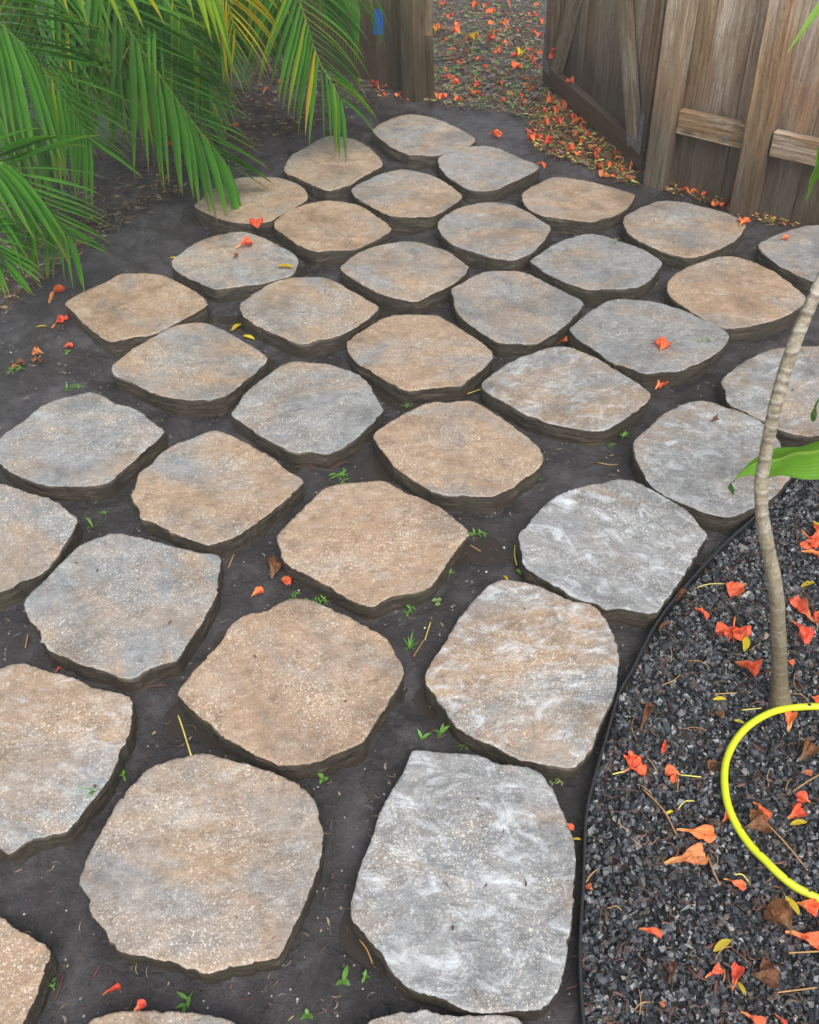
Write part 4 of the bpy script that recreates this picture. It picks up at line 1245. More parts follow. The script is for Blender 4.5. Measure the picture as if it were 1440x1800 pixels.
SINGLES = [
 (1094, 1362, 1128, 1335, 'flower', 'r', 'large torn red blossom with yellow stalk on the gravel near the edging curve'),
 (1170, 1302, 1163, 1326, 'long', 'r', 'small glossy red petal just right of the large torn blossom'),
 (1196, 1363, 1166, 1363, 'crumple', 'o', 'crumpled orange petal with a straight yellow stalk, right of the torn blossom'),
 (1189, 1460, 1256, 1470, 'fan', 'o', 'smooth orange petal with a pale claw pointing left, left of the hose'),
 (1168, 1520, 1243, 1502, 'fan', 't', 'faded salmon petal with wrinkled fan and long claw, below the smooth orange one'),
 (1272, 1546, 1310, 1562, 'fan', 'r', 'red petal with a dark thread stalk left of the lower hose bend'),
 (1123, 1634, 1162, 1650, 'long', 'r', 'rolled red petal with pale rim alone on the lower gravel'),
 (1240, 1720, 1268, 1703, 'fan', 'r', 'small red petal with a long curved red stalk, left of a round red one'),
 (1287, 1742, 1297, 1697, 'fan', 'r', 'round red petal with a yellow leaflet under it near the bottom'),
 (1400, 1588, 1440, 1606, 'crumple', 'r', 'crinkled red petal beside a curved yellow leaflet under the hose end'),
 (1380, 1640, 1452, 1664, 'fan', 'o', 'biggest orange petal at the right edge below the hose'),
 (1424, 1412, 1396, 1402, 'crumple', 'r', 'bright red ruffled petal inside the hose loop, upper of two'),
 (1384, 1440, 1418, 1432, 'crumple', 'r', 'red ruffled petal inside the hose loop next to a yellow leaflet'),
 (1322, 1412, 1346, 1446, 'long', 'r', 'narrow red petal slanting inside the hose loop beside a dried leaf'),
 (1268, 1448, 1286, 1430, 'fan', 'o', 'orange petal pinned half under the left side of the hose'),
 (1386, 1288, 1389, 1252, 'fan', 'o', 'orange petal pinned under the upper hose by the trunk foot'),
 (1426, 1225, 1446, 1238, 'crumple', 'r', 'red petal behind the top of the hose at the right edge'),
 (1406, 934, 1444, 966, 'flower', 'r', 'red blossom with thin stalk at the right edge level with the bend in the trunk'),
 (1408, 971, 1444, 988, 'long', 'o', 'long orange petal just below the blossom at the right edge'),
 (1312, 1028, 1284, 1052, 'fan', 'o', 'orange petal with raised yellow claw left of the upper trunk shadow'),
 (1220, 1070, 1242, 1091, 'long', 'r', 'small rolled scarlet petal midway between edging and trunk'),
 (1289, 1086, 1290, 1130, 'flower', 'r', 'spread red blossom with a brown leaflet beside it left of the trunk'),
 (1432, 1095, 1387, 1057, 'fan', 'o', 'long folded orange red petal right of the trunk'),
 (1390, 1092, 1416, 1132, 'fan', 'r', 'veined red petal right of the trunk with two thread stalks'),
 (1444, 1078, 1434, 1098, 'crumple', 'o', 'orange petal cut by the right edge beside the folded one'),
 (1291, 1166, 1331, 1196, 'crumple', 'r', 'bent scarlet petal shaped like a boot left of the trunk foot'),
 (1384, 1162, 1397, 1170, 'crumple', 'r', 'tiny scarlet petal touching the right side of the trunk'),
 (1428, 922, 1446, 944, 'crumple', 'r', 'red petal with yellow edge highest at the right side of the gravel'),
 (1302, 1780, 1344, 1804, 'fan', 'o', 'orange red petal cut by the bottom edge of the view'),
 (1362, 1784, 1382, 1808, 'long', 'r', 'pinkish red petal cut by the bottom edge right of the orange red one'),
 (88, 536, 119, 516, 'long', 'o', 'folded orange petal on bare soil left of the rust centred paver'),
 (92, 580, 117, 560, 'fan', 'r', 'red petal with raised tip on bare soil behind a yellow leaflet'),
 (112, 614, 131, 612, 'crumple', 'r', 'red petal over a small green weed on soil at the left border'),
 (451, 386, 456, 408, 'fan', 'r', 'red petal with upright stalk wedged between two pavers near the palm'),
 (414, 438, 444, 430, 'fan', 'r', 'small red petal with pale claw lying on the blue grey paver'),
 (762, 381, 737, 382, 'fan', 'o', 'orange petal on the dark joint in front of the rusty edged buff paver'),
 (976, 604, 999, 592, 'fan', 'o', 'orange petal in the joint between the slate grey and blotched pavers'),
 (1160, 618, 1171, 602, 'crumple', 'r', 'small red petal lying on the slate grey paver'),
 (1152, 686, 1176, 680, 'crumple', 'r', 'curled red petal at the foot of the slate grey paver, left of a pair'),
 (1172, 676, 1196, 668, 'crumple', 'r', 'flat red petal at the foot of the slate grey paver, right of a pair'),
 (442, 1050, 467, 1045, 'crumple', 'r', 'coral red petal on soil behind the notched golden paver'),
 (478, 1020, 503, 992, 'crumple', 'b', 'brown orange petal clump against the golden tan paver'),
 (497, 1015, 512, 1030, 'crumple', 'o', 'torn orange petal on soil just left of the golden tan paver front'),
 (944, 289, 957, 298, 'long', 'r', 'tiny red petal at the right tip of the dull grey paver'),
 (860, 243, 880, 250, 'crumple', 'o', 'orange petal alone on soil right of the farthest paver'),
 (182, 1752, 214, 1740, 'long', 'r', 'slim red and yellow petal on soil near the bottom edge'),
 (236, 1778, 262, 1771, 'crumple', 'r', 'dull red petal touching the tan rim at the bottom'),
 (97, 1182, 107, 1174, 'long', 'r', 'small red petal at the back rim of the white banded paver'),
 (997, 1448, 1006, 1462, 'crumple', 'r', 'pinkish petal squeezed between blue grey paver and edging'),
 (1250, 742, 1263, 738, 'crumple', 'b', 'curled brown dried bud lying on the grey buff paver'),
 (411, 455, 420, 450, 'crumple', 'b', 'tiny brown bud on the blue grey paver near its red petal'),
 (1300, 396, 1316, 389, 'crumple', 'r', 'red petal on the right corner of the pale banded paver'),
 (1372, 420, 1386, 424, 'crumple', 'o', 'small orange petal on the dark paver cut by the right edge'),
 (1182, 326, 1150, 302, 'fan', 'o', 'pale orange petal leaning upright against the hinge post foot'),
 (1118, 309, 1140, 305, 'crumple', 'r', 'red petal stuck at the bottom of the hinge gap beside the post'),
 (1228, 199, 1250, 196, 'long', 'o', 'orange petal lying on the ledge of the low fence rail'),
 # yellow leaflets
 (1253, 1231, 1277, 1233, 'leaflet', 'y', 'plump yellow leaflet on gravel left of the trunk foot'),
 (1290, 1267, 1308, 1275, 'leaflet', 'y', 'yellow leaflet tucked against the outside of the upper hose'),
 (1310, 1118, 1304, 1146, 'leaflet', 'y', 'yellow brown leaflet beside the spread red blossom'),
 (1408, 1034, 1434, 1028, 'leaflet', 'y', 'curved yellow leaflet right of the trunk level with the pale orange petal'),
 (1254, 1673, 1286, 1658, 'leaflet', 'y', 'spotted yellow leaflet on the lower gravel above the two red petals'),
 (1380, 1577, 1401, 1611, 'leaflet', 'y', 'slim yellow leaflet curving left of the crinkled red petal'),
 (1297, 1727, 1308, 1753, 'leaflet', 'y', 'yellow leaflet poking out below the round red petal'),
 (1389, 1451, 1419, 1450, 'leaflet', 'y', 'yellow leaflet inside the hose loop under the ruffled petals'),
 (1428, 918, 1444, 934, 'leaflet', 'y', 'yellow leaflet highest at the right edge of the gravel'),
 (1170, 1432, 1184, 1428, 'leaflet', 'y', 'short yellow leaflet above the smooth orange petal'),
 (1007, 1476, 1021, 1478, 'leaflet', 'y', 'yellow leaflet lodged beside the edging at the blue grey paver'),
 (64, 579, 83, 578, 'leaflet', 'y', 'yellow leaflet on bare soil left of the rust centred paver'),
 (384, 344, 397, 346, 'leaflet', 'y', 'small yellow leaflet on the brownish paver under the palm'),
 (299, 456, 315, 459, 'leaflet', 'y', 'yellow leaflet at the left tip of the blue grey paver'),
 (408, 582, 426, 570, 'leaflet', 'y', 'yellow green sprig in the joint near the beige grey paver'),
 (428, 592, 446, 598, 'leaflet', 'y', 'orange yellow leaflet at the back corner of the beige grey paver'),
 (488, 470, 515, 474, 'leaflet', 'y', 'yellow leaflet among threads in the joint below the rusty paver'),
 (885, 1012, 892, 1022, 'leaflet', 'y', 'yellowing bit beside a seedling at the back of the half tan paver'),
 (824, 1779, 838, 1778, 'leaflet', 'y', 'yellow green bit at the front rim of the big blue grey paver'),
 # dry brown leaves
 (1405, 1338, 1438, 1316, 'crumple', 'b', 'curled brown dry leaf inside the hose loop, upper right'),
 (1408, 1358, 1428, 1366, 'crumple', 't', 'orange brown dry leaf inside the hose loop below the curled brown one'),
 (1308, 1456, 1352, 1446, 'crumple', 'b', 'tan brown dry leaf just inside the lower hose bend'),
 (1128, 1284, 1145, 1246, 'long', 'b', 'long brown leaf strip on gravel close to the edging'),
 (1256, 1252, 1270, 1268, 'crumple', 'b', 'brown dry leaf outside the upper hose'),
 (1394, 1640, 1346, 1588, 'crumple', 'b', 'large wet brown leaf joined to the biggest orange petal'),
 (1176, 1730, 1178, 1692, 'long', 'b', 'thin upright brown leaf on the lower gravel'),
 (1320, 1715, 1372, 1722, 'crumple', 'b', 'brown star shaped leaf right of the round red petal'),
 (1158, 1762, 1168, 1770, 'crumple', 't', 'small amber leaf bit near the bottom of the gravel'),
 (1224, 990, 1250, 1012, 'crumple', 'b', 'brown leaf scraps beside the edging above the small scarlet petal'),
 (1180, 1096, 1160, 1108, 'long', 'b', 'brown leaf lying along the gravel side of the edging'),
 (1208, 1040, 1186, 1062, 'long', 'b', 'orange brown leaf stuck between paver and edging at the pale veined paver'),
 (1262, 1340, 1244, 1356, 'crumple', 'b', 'dark wrinkled leaf left of the hose loop'),
 (1042, 1566, 1030, 1556, 'crumple', 't', 'tan leaf scrap against the edging by the big blue grey paver'),
]
COLN = {'o': 'orange', 'r': 'red'}
for q in SINGLES:
    nm = None
    if q[5] == 't' and 'leaf' in q[6]: petal(*q, name='dry_leaf', cat='dry leaf')
    else: petal(*q)

def in_poly(x, y, P):
    c, n = False, len(P)
    for i in range(n):
        (ax, ay), (bx, by) = P[i], P[(i + 1) % n]
        if (ay > y) != (by > y) and x < (bx - ax) * (y - ay) / (by - ay) + ax: c = not c
    return c
def scatter(P, n, dist=None):
    xs, ys = [p[0] for p in P], [p[1] for p in P]
    out = []
    while len(out) < n:
        x, y = rnd.uniform(min(xs), max(xs)), rnd.uniform(min(ys), max(ys))
        if in_poly(x, y, P): out.append((x, y))
    return out
KW = {'fan': 'fan shaped', 'crumple': 'crumpled', 'long': 'rolled', 'flower': 'whole'}
CW = {'r': 'red', 'o': 'orange', 't': 'faded salmon', 'b': 'brown'}
def nearest_words(x, y, anchors):
    return min(anchors, key=lambda a: (a[0] - x) ** 2 + (2 * (a[1] - y)) ** 2)[2]
def drift(P, n, label, anchors, group, size=(.024, .050), cols='rrrooootb', kinds=('fan', 'crumple', 'crumple', 'long')):
    for (x, y) in scatter(P, n):
        p = surface_point(x, y)
        s = rnd.uniform(*size) * px_per_m(p)
        a = rnd.uniform(0, 2 * pi)
        kd, cl = rnd.choice(kinds), rnd.choice(cols)
        petal(x, y, x + s * cos(a), y + s * .55 * sin(a), kd, cl, '%s %s petal %s, %s' % (KW[kd], CW[cl], label, nearest_words(x, y, anchors)), group, tilt=rnd.uniform(-.03, .16))
drift([(935, 205), (985, 176), (1040, 225), (1085, 258), (1112, 300), (1108, 328), (1060, 318), (1028, 288), (955, 268), (922, 255)], 66,
      'in the gate foot drift', [(1105, 312, 'next to the hinge post'), (1075, 262, 'under the lower bracket end'), (1040, 232, 'midway along the bottom rail'), (985, 190, 'at the far gate corner'), (940, 215, 'on its far left end'), (945, 262, 'on its near left end'), (1000, 275, 'on its front edge'), (1060, 312, 'behind the striped paver'), (1005, 230, 'in its middle')], 'petals drifted along the foot of the gate')
drift([(762, 4), (955, 4), (950, 140), (988, 188), (905, 186), (762, 176)], 84,
      'beyond the gate', [(775, 20, 'far back by the left post'), (775, 70, 'beside the left post'), (775, 125, 'low beside the left post'), (780, 170, 'at the left post foot'), (850, 15, 'far back in the middle'), (850, 60, 'around the pale leaf'), (850, 110, 'in the centre'), (850, 160, 'in front centre'), (935, 20, 'far back by the gate'), (930, 65, 'beside the gate edge'), (930, 115, 'by the olive leaf'), (950, 165, 'near the far gate corner'), (900, 180, 'on the front right')], 'petals strewn beyond the gate opening')
drift([(1180, 330), (1210, 308), (1285, 358), (1282, 376), (1215, 352)], 20,
      'heaped at the fence foot', [(1195, 325, 'close to the hinge post'), (1220, 335, 'left of the heap centre'), (1245, 350, 'in the heap centre'), (1275, 365, 'close to the second post')], 'petals heaped between the fence posts')
drift([(1322, 372), (1440, 402), (1440, 394), (1400, 372)], 9,
      'at the fence foot', [(1325, 376, 'just right of the second post'), (1370, 385, 'midway to the right edge'), (1430, 398, 'at the right edge')], 'petals at the fence foot on the right')
drift([(640, 138), (700, 168), (760, 184), (700, 188), (650, 172)], 9,
      'by the left gate post', [(650, 150, 'beneath the blue tape'), (690, 170, 'left of the post foot'), (740, 185, 'before the post foot')], 'petals at the foot of the left gate post')
drift([(190, 262), (300, 300), (420, 235), (520, 165), (470, 120), (400, 220), (260, 255)], 15,
      'in shade under the palm', [(230, 265, 'at the far left'), (300, 285, 'below the long drooping frond'), (400, 225, 'right of the long drooping frond'), (460, 140, 'between the two fronds'), (510, 170, 'under the right frond')], 'petals on the shaded soil under the palm', cols='rotb')
drift([(0, 650), (0, 625), (110, 620), (100, 640)], 5, 'in the left border litter', [(10, 640, 'at its left end'), (60, 635, 'in its middle'), (100, 628, 'at its right end')], 'petal scraps at the left border', (.03, .05), 'rtb')

# big pale leaves beyond the gate
for (x0, y0, x1, y1, lb) in [(822, 66, 848, 80, 'pale yellow green fallen leaf in the middle of the ground beyond the gate'),
                             (912, 103, 930, 94, 'olive yellow fallen leaf near the far gate corner'),
                             (764, 60, 772, 50, 'yellowish leaf beside the left gate post on the far ground')]:
    petal(x0, y0, x1, y1, 'crumple', 'y', lb, name='fallen_leaf', cat='leaf')

for (x, y, w, zl, lb, cl) in [(1009, 146, -.018, .129, 'orange red petal lying on the ledge of the gate bottom rail', 'o'), (969, 92, .006, None, 'red petal stuck to the steel bracket at the far gate corner', 'r')]:
    u_, z_ = hit(GM, x, y, w)
    p_ = GM @ Vector((u_, w, zl if zl else z_))
    o = link('fallen_petal', petal_variant('crumple', PCOL[cl], 1))
    o.location = p_
    o.rotation_euler = (0, -.1, 2.2) if zl else (1.3, 0, -1.2)
    o.scale = (.05,) * 3
    tag(o, lb, 'petal')

# ------------------------------------------------------------------ thin stems
def stem_obj(px, r, mat_, label, group=None, lift=.002):
    P = []
    for i, (x, y) in enumerate(px):
        p = surface_point(x, y)
        P.append(p)
    z0 = max(p.z for p in P)
    for i, p in enumerate(P): p.z = z0 + lift + .003 * sin(i * 2.0)
    V, Fc = tube(catmull(P, 12), r, 5)
    tag(link('twig', mesh('twig', V, Fc, True), [mat_]), label, 'twig', group)
for px, m_, lb in [
 ([(1221, 1035), (1245, 1029), (1274, 1026)], STEM_Y, 'yellow green stalk lying left of the trunk near the top of the gravel'),
 ([(1256, 1221), (1295, 1220)], STEM_T, 'straight tan stalk above the plump yellow leaflet'),
 ([(1304, 1249), (1338, 1247)], STEM_Y, 'short pale stalk just outside the upper hose'),
 ([(1196, 1363), (1232, 1368)], STEM_Y, 'yellow stalk attached to the crumpled orange petal right of the torn blossom'),
 ([(1076, 1362), (1096, 1358)], STEM_Y, 'yellow stalk left of the large torn blossom'),
 ([(1191, 1424), (1203, 1411), (1220, 1408)], STEM_Y, 'curved green yellow stalk left of the hose'),
 ([(1130, 1388), (1165, 1425), (1190, 1468)], STEM_T, 'long brown stalk running down from the torn blossom'),
 ([(1340, 1440), (1385, 1490), (1420, 1530)], STEM_T, 'long brown stalk inside the hose loop'),
 ([(1243, 1503), (1252, 1530), (1266, 1556)], STEM_T, 'brown stalk running down from the faded salmon petal'),
 ([(1208, 1700), (1226, 1718), (1250, 1726)], STEM_R, 'curved red stalk of the small red petal near the bottom'),
 ([(1278, 1706), (1280, 1724), (1288, 1746)], STEM_R, 'red stalk beside the round red petal'),
 ([(1362, 1746), (1400, 1742), (1436, 1736)], STEM_T, 'straight orange brown stick near the bottom right'),
 ([(1290, 1538), (1305, 1540), (1320, 1556)], STEM_Y, 'pale yellow stalk with a bud left of the lower hose'),
 ([(1394, 1392), (1418, 1376), (1440, 1362)], STEM_T, 'tan stalk inside the hose loop running to the right edge'),
 ([(1386, 1676), (1440, 1674)], STEM_T, 'tan stalk under the biggest orange petal'),
 ([(1284, 1665), (1305, 1684), (1322, 1696)], STEM_R, 'thin red stalk from the spotted yellow leaflet'),
 ([(1082, 1686), (1090, 1666), (1101, 1654)], STEM_R, 'short dark red stalk on the lower gravel below the rolled petal'),
 ([(1030, 1552), (1038, 1540), (1050, 1528)], STEM_T, 'tan stalk against the edging at the blue grey paver'),
 ([(757, 1097), (747, 1130)], STEM_Y, 'straw coloured stalk upper of two between the golden and half tan pavers'),
 ([(745, 1128), (727, 1158)], STEM_T, 'orange stalk lower of two between the golden and half tan pavers'),
 ([(827, 956), (845, 968)], STEM_T, 'tan splinter in the pool right of the golden tan paver'),
 ([(906, 956), (905, 975), (909, 990)], STEM_Y, 'bent straw against the left corner of the pale veined paver'),
 ([(822, 692), (848, 684)], STEM_Y, 'yellow straw in the joint beside the blotched paver'),
 ([(1050, 815), (1068, 820), (1084, 818)], STEM_T, 'tan thread on soil in front of the blotched paver'),
 ([(632, 1650), (645, 1668), (655, 1692)], STEM_T, 'yellow brown stalk at the left corner of the big blue grey paver'),
 ([(322, 1285), (330, 1308), (336, 1328)], STEM_Y, 'yellow stalk standing in the dark pool beside the golden paver'),
 ([(250, 1210), (275, 1208), (295, 1204)], STEM_R, 'red brown needle at the front corner of the brown centred paver'),
 ([(402, 1000), (408, 988), (412, 976)], STEM_T, 'orange needle on soil right of the brown centred paver'),
 ([(80, 458), (110, 457), (140, 450), (146, 440)], STEM_T, 'bent orange brown twig at the tip of the lower palm frond'),
 ([(97, 1760), (108, 1735), (112, 1710)], STEM_R, 'red needle right of the rusty corner paver at the bottom'),
 ([(165, 1720), (178, 1700)], STEM_R, 'dark red thread on soil near the bottom left'),
 ([(45, 1140), (50, 1118)], STEM_T, 'short brown needle left of the brown centred paver'),
 ([(520, 822), (538, 818), (556, 822)], STEM_R, 'red loop thread in the pool in front of the even grey paver'),
 ([(582, 822), (605, 812), (612, 812)], STEM_R, 'pink thread floating at the edge of the wide puddle'),
]:
    stem_obj(px, .0016, m_, lb)
TA = [(1400, 890, 'at the top right corner'), (1300, 980, 'left of the trunk bend'), (1410, 1010, 'right of the trunk'), (1200, 1100, 'by the upper edging'), (1300, 1120, 'left of the trunk'), (1410, 1180, 'right of the trunk foot'), (1110, 1260, 'by the edging curve'), (1230, 1240, 'left of the trunk foot'), (1080, 1400, 'by the torn blossom'), (1220, 1370, 'left of the hose'), (1360, 1350, 'in the upper hose loop'), (1380, 1450, 'in the lower hose loop'), (1060, 1540, 'by the lower edging'), (1180, 1560, 'below the salmon petal'), (1320, 1600, 'under the hose bend'), (1080, 1720, 'near the bottom left'), (1200, 1700, 'near the bottom centre'), (1360, 1730, 'near the bottom right')]
for (x, y) in scatter([(1060, 1330), (1130, 1150), (1230, 1020), (1330, 930), (1440, 880), (1440, 1790), (1030, 1790), (1035, 1500)], 78):
    a = rnd.uniform(0, pi); l = rnd.uniform(16, 46)
    c_ = rnd.uniform(-.25, .25)
    tm = rnd.choice([STEM_R, STEM_R, STEM_T])
    stem_obj([(x, y), (x + l * .5 * cos(a) - l * c_ * sin(a), y + l * .5 * sin(a) + l * c_ * cos(a)), (x + l * cos(a), y + l * sin(a))], rnd.uniform(.0006, .0011), tm,
             '%s %s thread twig on the gravel, %s' % ('curved' if abs(c_) > .1 else 'straight', 'reddish' if tm is STEM_R else 'tan', nearest_words(x, y, TA)), 'thread stalks scattered over the gravel')

# ------------------------------------------------------------------ weeds
def weed(x, y, kind, label, size=.03, pale=False, z=None):
    b = surface_point(x, y)
    e = empty('weed', b)
    tag(e, label, 'weed')
    m_ = WEED_P if pale else WEED
    if kind == 'seedling':
        V, Fc = tube([Vector((0, 0, -.004)), Vector((.003, 0, size * .5))], .0012, 5)
        link('stem', mesh('stem', V, Fc), [m_], e)
        n = rnd.choice([3, 4, 5])
        for k in range(n):
            a = 2 * pi * k / n + rnd.uniform(-.8, .8)
            D = Vector((cos(a), sin(a), rnd.uniform(.1, 1.3)))
            V, Fc = leaflet_geo(Vector((.002, 0, size * rnd.uniform(.25, .5))), Vector((0, 0, 1)), D, size * rnd.uniform(.4, 1.2), size * rnd.uniform(.26, .38), .9, .2, 0, 5)
            link('leaf', mesh('leaf', V, Fc, True), [m_], e)
    elif kind == 'round':
        for k in range(3):
            a = 2.1 * k + rnd.uniform(0, 1)
            V = [Vector((0, 0, .006))]; n = 10
            c = Vector((cos(a), sin(a), 0)) * size * .5
            V = [c + Vector((cos(t * 2 * pi / n) * size * .42, sin(t * 2 * pi / n) * size * .42, .006 + .003 * sin(t))) for t in range(n)]
            link('leaf', mesh('leaf', V + [c + Vector((0, 0, .004))], [(t, (t + 1) % n, n) for t in range(n)], True), [m_], e)
    elif kind == 'grass':
        for k in range(rnd.choice([6, 8])):
            a = rnd.uniform(0, 2 * pi)
            D = Vector((cos(a) * .6, sin(a) * .6, 1))
            V, Fc = leaflet_geo(Vector((0, 0, 0)), Vector((0, 0, 1)), D, size * rnd.uniform(1.0, 1.9), .0032, 1.6, .3, 0, 6)
            link('blade', mesh('blade', V, Fc, True), [m_], e)
    elif kind == 'sprig':
        an = rnd.uniform(0, 2 * pi)
        P = [Vector((cos(an) * t * size * .4, sin(an) * t * size * .4, .005 + .006 * sin(t))) for t in range(6)]
        V, Fc = tube(P, .0010, 5)
        link('stem', mesh('stem', V, Fc), [m_], e)
        for k in range(rnd.choice([7, 9, 11])):
            p = P[1 + k % 5] + Vector((rnd.uniform(-.3, .3), rnd.uniform(-.3, .3), 0)) * size * .5
            a = an + (1 if k % 2 else -1) * rnd.uniform(.2, 1.9)
            V, Fc = leaflet_geo(p, Vector((0, 0, 1)), Vector((cos(a), sin(a), rnd.uniform(.1, .4))), size * rnd.uniform(.5, .9), size * .2, .5, .2, 0, 5)
            link('leaf', mesh('leaf', V, Fc, True), [m_], e)
    for ch in e.children: pass
    return e
for w_ in [
 (857, 938, 'sprig', 'bushy little weed in the joint right of the golden tan paver', .026),
 (921, 1016, 'seedling', 'green seedling at the back rim of the half tan paver', .030),
 (790, 1008, 'seedling', 'tiny weed against the right wall of the golden tan paver', .018),
 (1093, 772, 'seedling', 'small seedling at the front corner of the blotched paver, upper one', .022),
 (1070, 791, 'sprig', 'small sprig in front of the blotched paver, lower one', .016),
 (720, 1142, 'grass', 'thin grass tuft between the golden and half tan pavers', .030),
 (768, 1062, 'round', 'weed with two pale round leaves on the joint', .016, True),
 (728, 1066, 'sprig', 'sprawling weed at the front corner of the golden tan paver', .026),
 (578, 1060, 'sprig', 'feathery weed at the back rim of the notched golden paver', .024),
 (528, 1046, 'sprig', 'curly weed behind the notched golden paver beside coral petal', .016),
 (567, 1372, 'seedling', 'star shaped seedling in front of the notched golden paver', .026),
 (603, 1728, 'seedling', 'bright seedling on the front soil left of the big blue grey paver', .028),
 (640, 1719, 'seedling', 'tiny seedling right of the bright one on the front soil', .014),
 (540, 1788, 'seedling', 'seedling at the very bottom between two cut pavers', .026),
 (340, 1744, 'sprig', 'long leaved sprig in front of the biggest buff paver', .034),
 (96, 1741, 'sprig', 'small weed right of the rusty corner paver', .016),
 (773, 1296, 'seedling', 'two leaved seedling behind the big blue grey paver, right one', .026),
 (740, 1304, 'seedling', 'seedling behind the big blue grey paver, left one', .022),
 (820, 1312, 'grass', 'long grass blade tuft in the gap below the half tan paver', .028),
 (991, 1378, 'sprig', 'pale weed in the wedge between pavers and edging', .014, True),
 (186, 909, 'seedling', 'narrow leaved seedling on soil right of the half hidden left paver', .024),
 (165, 930, 'grass', 'bent grass stalk on soil right of the half hidden left paver', .026),
 (148, 684, 'sprig', 'weed at the back rim of the blue grey left edge paver', .026),
 (120, 690, 'grass', 'trailing grass behind the blue grey left edge paver', .032),
 (1028, 405, 'round', 'bright little weed in front of the striped tan paver', .014),
 (1082, 427, 'grass', 'fine grass between the slate grey and pale banded pavers', .014),
 (585, 834, 'sprig', 'sprawling wet weed in the pool in front of the even grey paver', .036),
 (605, 843, 'sprig', 'small leafy weed at the pool rim behind the golden tan paver', .02),
 (45, 650, 'sprig', 'dark green weed on soil at the left border, larger one', .034),
 (118, 624, 'round', 'dark green weed under the red petal at the left border', .016),
 (216, 1364, 'seedling', 'small weed in the gap right of the white banded paver', .018),
 (168, 1392, 'grass', 'thin weed stalk at the right rim of the white banded paver', .024),
 (1232, 602, 'grass', 'tiny pale weed behind the leaning trunk, left of two', .012, True),
 (1249, 600, 'grass', 'tiny pale weed behind the leaning trunk, right of two', .012, True),
 (868, 610, 'grass', 'fine weeds in the joint left of the blotched paver', .018),
 (950, 842, 'grass', 'tiny blade at the right wall of the tan paver', .012),
 (715, 715, 'grass', 'thin green stalk standing in the central puddle', .02),
 (286, 744, 'round', 'single bright green bit at the right corner of the left blue grey paver', .006),
 (810, 1300, 'seedling', 'yellow green seedling in the gap behind the big blue grey paver', .014, True),
 (845, 193, 'grass', 'grass tuft on the soil ahead of the gate opening, left one', .035),
 (902, 196, 'grass', 'grass tuft on the soil ahead of the gate opening, right one', .04),
]:
    weed(*w_)

# ------------------------------------------------------------------ litter nobody could count
def litter(name, label, P, n, lens, mats, z_up=.004, curve=.4, wid=(.0008, .0022), zt=None):
    V, Fc, mi = [], [], []
    for (x, y) in scatter(P, n):
        p = surface_point(x, y)
        if zt is None and on_paver(p.x, p.y): continue
        a = rnd.uniform(0, 2 * pi)
        L = rnd.uniform(*lens)
        w = rnd.uniform(*wid)
        if rnd.random() < .35: w *= 3.0; L *= .6
        k = rnd.uniform(-curve, curve)
        b = len(V)
        m = 4
        zz = rnd.uniform(0.0005, z_up)
        zs = rnd.uniform(-.15, .25)
        for i in range(m + 1):
            s = i / m
            aa = a + k * 2 * s
            q = Vector((p.x + L * s * cos(aa), p.y + L * s * sin(aa), p.z + zz + max(-.001, zs * L * s * (1 - s * .6))))
            wn_ = Vector((-sin(aa), cos(aa), rnd.uniform(-.5, .5))) * w * sin(pi * (.15 + .8 * s))
            V += [q + wn_, q + Vector((0, 0, w * .5)), q - wn_]
        c = rnd.randrange(len(mats))
        for i in range(m):
            j = b + i * 3
            Fc += [(j, j + 1, j + 4, j + 3), (j + 1, j + 2, j + 5, j + 4)]
            mi += [c, c]
    me = mesh(name, V, Fc, True)
    for m_ in mats: me.materials.append(m_)
    me.polygons.foreach_set('material_index', mi)
    tag(link(name, me), label, 'litter', kind='stuff')
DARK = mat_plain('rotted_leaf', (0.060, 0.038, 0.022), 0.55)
DULL = mat_plain('dull_straw', (0.22, 0.165, 0.09), 0.6)
GREYL = mat_plain('grey_litter', (0.17, 0.15, 0.125), 0.6)
BEYOND = [(640, -140), (1080, -140), (955, 0), (952, 140), (1000, 195), (930, 210), (880, 200), (760, 185), (700, 120)]
litter('leaf_litter', 'mixed leaf litter covering the ground beyond the gate opening', BEYOND, 8500, (.02, .06), [DARK, DARK, DARK, DULL, DULL, GREYL, GREYL, STEM_R, WEED, P_BROWN, P_BROWN, WEED_P], .012, .4, (.0014, .0042))
litter('leaf_litter', 'twigs and rotted bits along the foot of the gate', [(925, 195), (985, 170), (1060, 235), (1118, 305), (1110, 335), (1040, 305), (940, 270)], 1700, (.018, .055), [DARK, DARK, DULL, DULL, STEM_R, P_BROWN, P_TAN, STEM_Y, WEED], .016, .6, (.0010, .0028))
litter('leaf_litter', 'twigs and rotted bits along the fence foot', [(1160, 340), (1210, 312), (1300, 365), (1450, 395), (1450, 412), (1330, 395), (1220, 360)], 700, (.015, .04), [DARK, DARK, DULL, STEM_R, STEM_Y, P_TAN], .012, .6, (.0008, .0022))
litter('leaf_litter', 'dry straw, and dark bits thickened to deepen the shade under the palm', [(0, 300), (200, 240), (420, 120), (640, 90), (700, 170), (520, 230), (330, 330), (150, 440), (0, 560)], 4200, (.015, .06), [DARK, DARK, DARK, DARK, DULL, P_BROWN, GREYL], .006, .4, (.0008, .003))  # dark bits multiplied here so their colour stands in for palm shade
litter('leaf_litter', 'brown threads and scraps among the gravel chips', [(1040, 1480), (1070, 1330), (1130, 1150), (1230, 1020), (1330, 920), (1440, 860), (1450, 1800), (1030, 1800)], 520, (.012, .05), [DARK, DARK, STEM_R, DARK, STEM_R], .004, .6, (.0005, .0012))
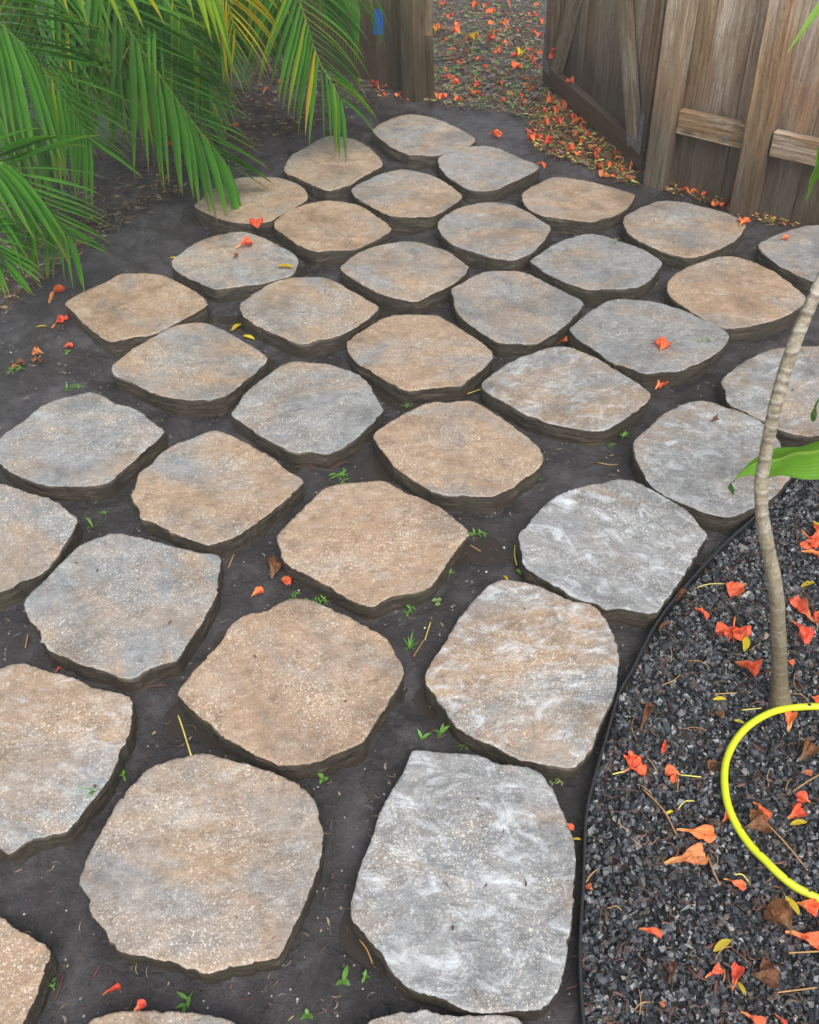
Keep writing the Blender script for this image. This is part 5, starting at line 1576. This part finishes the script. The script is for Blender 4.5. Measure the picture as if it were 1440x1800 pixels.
litter('leaf_litter', 'fine threads and grit in the joints between the pavers', [(0, 560), (330, 330), (560, 220), (760, 190), (1000, 260), (1440, 420), (1440, 720), (1060, 1250), (1000, 1800), (0, 1800)], 1500, (.006, .03), [DARK, STEM_R, DULL, DARK, GREYL], .003, .6, (.0005, .0012))
litter('leaf_litter', 'dark curled threads and specks lying on the paver faces', [(0, 560), (330, 330), (560, 220), (760, 200), (1000, 260), (1440, 420), (1440, 720), (1060, 1250), (1000, 1800), (0, 1800)], 120, (.006, .024), [DARK, DARK, STEM_R, P_BROWN], .002, .9, (.0005, .0010), zt=1)
def crumbs():
    V, Fc = [], []
    for (x, y) in scatter([(-20, 430), (330, 330), (560, 200), (760, 170), (1000, 230), (1440, 400), (1440, 720), (1060, 1250), (1000, 1800), (-20, 1800)], 9000):
        p = ground(x, y, 0)
        if on_paver(p.x, p.y): continue
        p.z = soil_z(p.x, p.y)
        r = math.exp(rnd.gauss(math.log(.0016), .45))
        b = len(V)
        for d in ((1, 0, 0), (0, 1, 0), (-1, 0, 0), (0, -1, 0), (0, 0, 1), (0, 0, -1)):
            V.append(p + Vector(d) * r * rnd.uniform(.5, 1.4))
        Fc += [tuple(b + i for i in f) for f in ((0, 1, 4), (1, 2, 4), (2, 3, 4), (3, 0, 4), (1, 0, 5), (2, 1, 5), (3, 2, 5), (0, 3, 5))]
    tag(link('soil_crumbs', mesh('soil_crumbs', V, Fc), [SOIL]), 'small dark crumbs of wet earth on the soil between the pavers', 'soil', kind='stuff')
crumbs()
def grit():
    V, Fc = [], []
    for (x, y) in scatter([(0, 430), (330, 330), (560, 200), (760, 190), (1000, 250), (1440, 400), (1440, 720), (1060, 1250), (1000, 1800), (0, 1800)], 520):
        p = surface_point(x, y)
        if on_paver(p.x, p.y): continue
        r = math.exp(rnd.gauss(math.log(.0013), .5))
        b = len(V)
        for d in ((1, 0, 0), (0, 1, 0), (-1, 0, 0), (0, -1, 0), (0, 0, 1), (0, 0, -1)):
            V.append(p + Vector(d) * r * rnd.uniform(.6, 1.4))
        Fc += [tuple(b + i for i in f) for f in ((0, 1, 4), (1, 2, 4), (2, 3, 4), (3, 0, 4), (1, 0, 5), (2, 1, 5), (3, 2, 5), (0, 3, 5))]
    tag(link('shell_grit', mesh('shell_grit', V, Fc), [SHELL]), 'tiny pale shell grit sprinkled over the dark soil', 'grit', kind='stuff')
grit()

# ------------------------------------------------------------------ thin haze added to stand in for lens fog
HM = bpy.data.materials.new('lens_fog_haze')
HM.use_nodes = True
HM.node_tree.nodes.clear()
_o = HM.node_tree.nodes.new('ShaderNodeOutputMaterial')
_v = HM.node_tree.nodes.new('ShaderNodeVolumePrincipled')
_v.inputs['Color'].default_value = (0.92, 0.93, 0.92, 1)
_v.inputs['Density'].default_value = 0.007
HM.node_tree.links.new(_v.outputs[0], _o.inputs['Volume'])
_hm = box_mesh('haze', (184, 184, 5.4), 0)
_ho = link('haze', _hm, [HM])
_ho.location = (0, 0, -1.1 + 2.7)
tag(_ho, kind='stuff', label='thin haze added over the yard to stand in for lens fog', cat='haze')
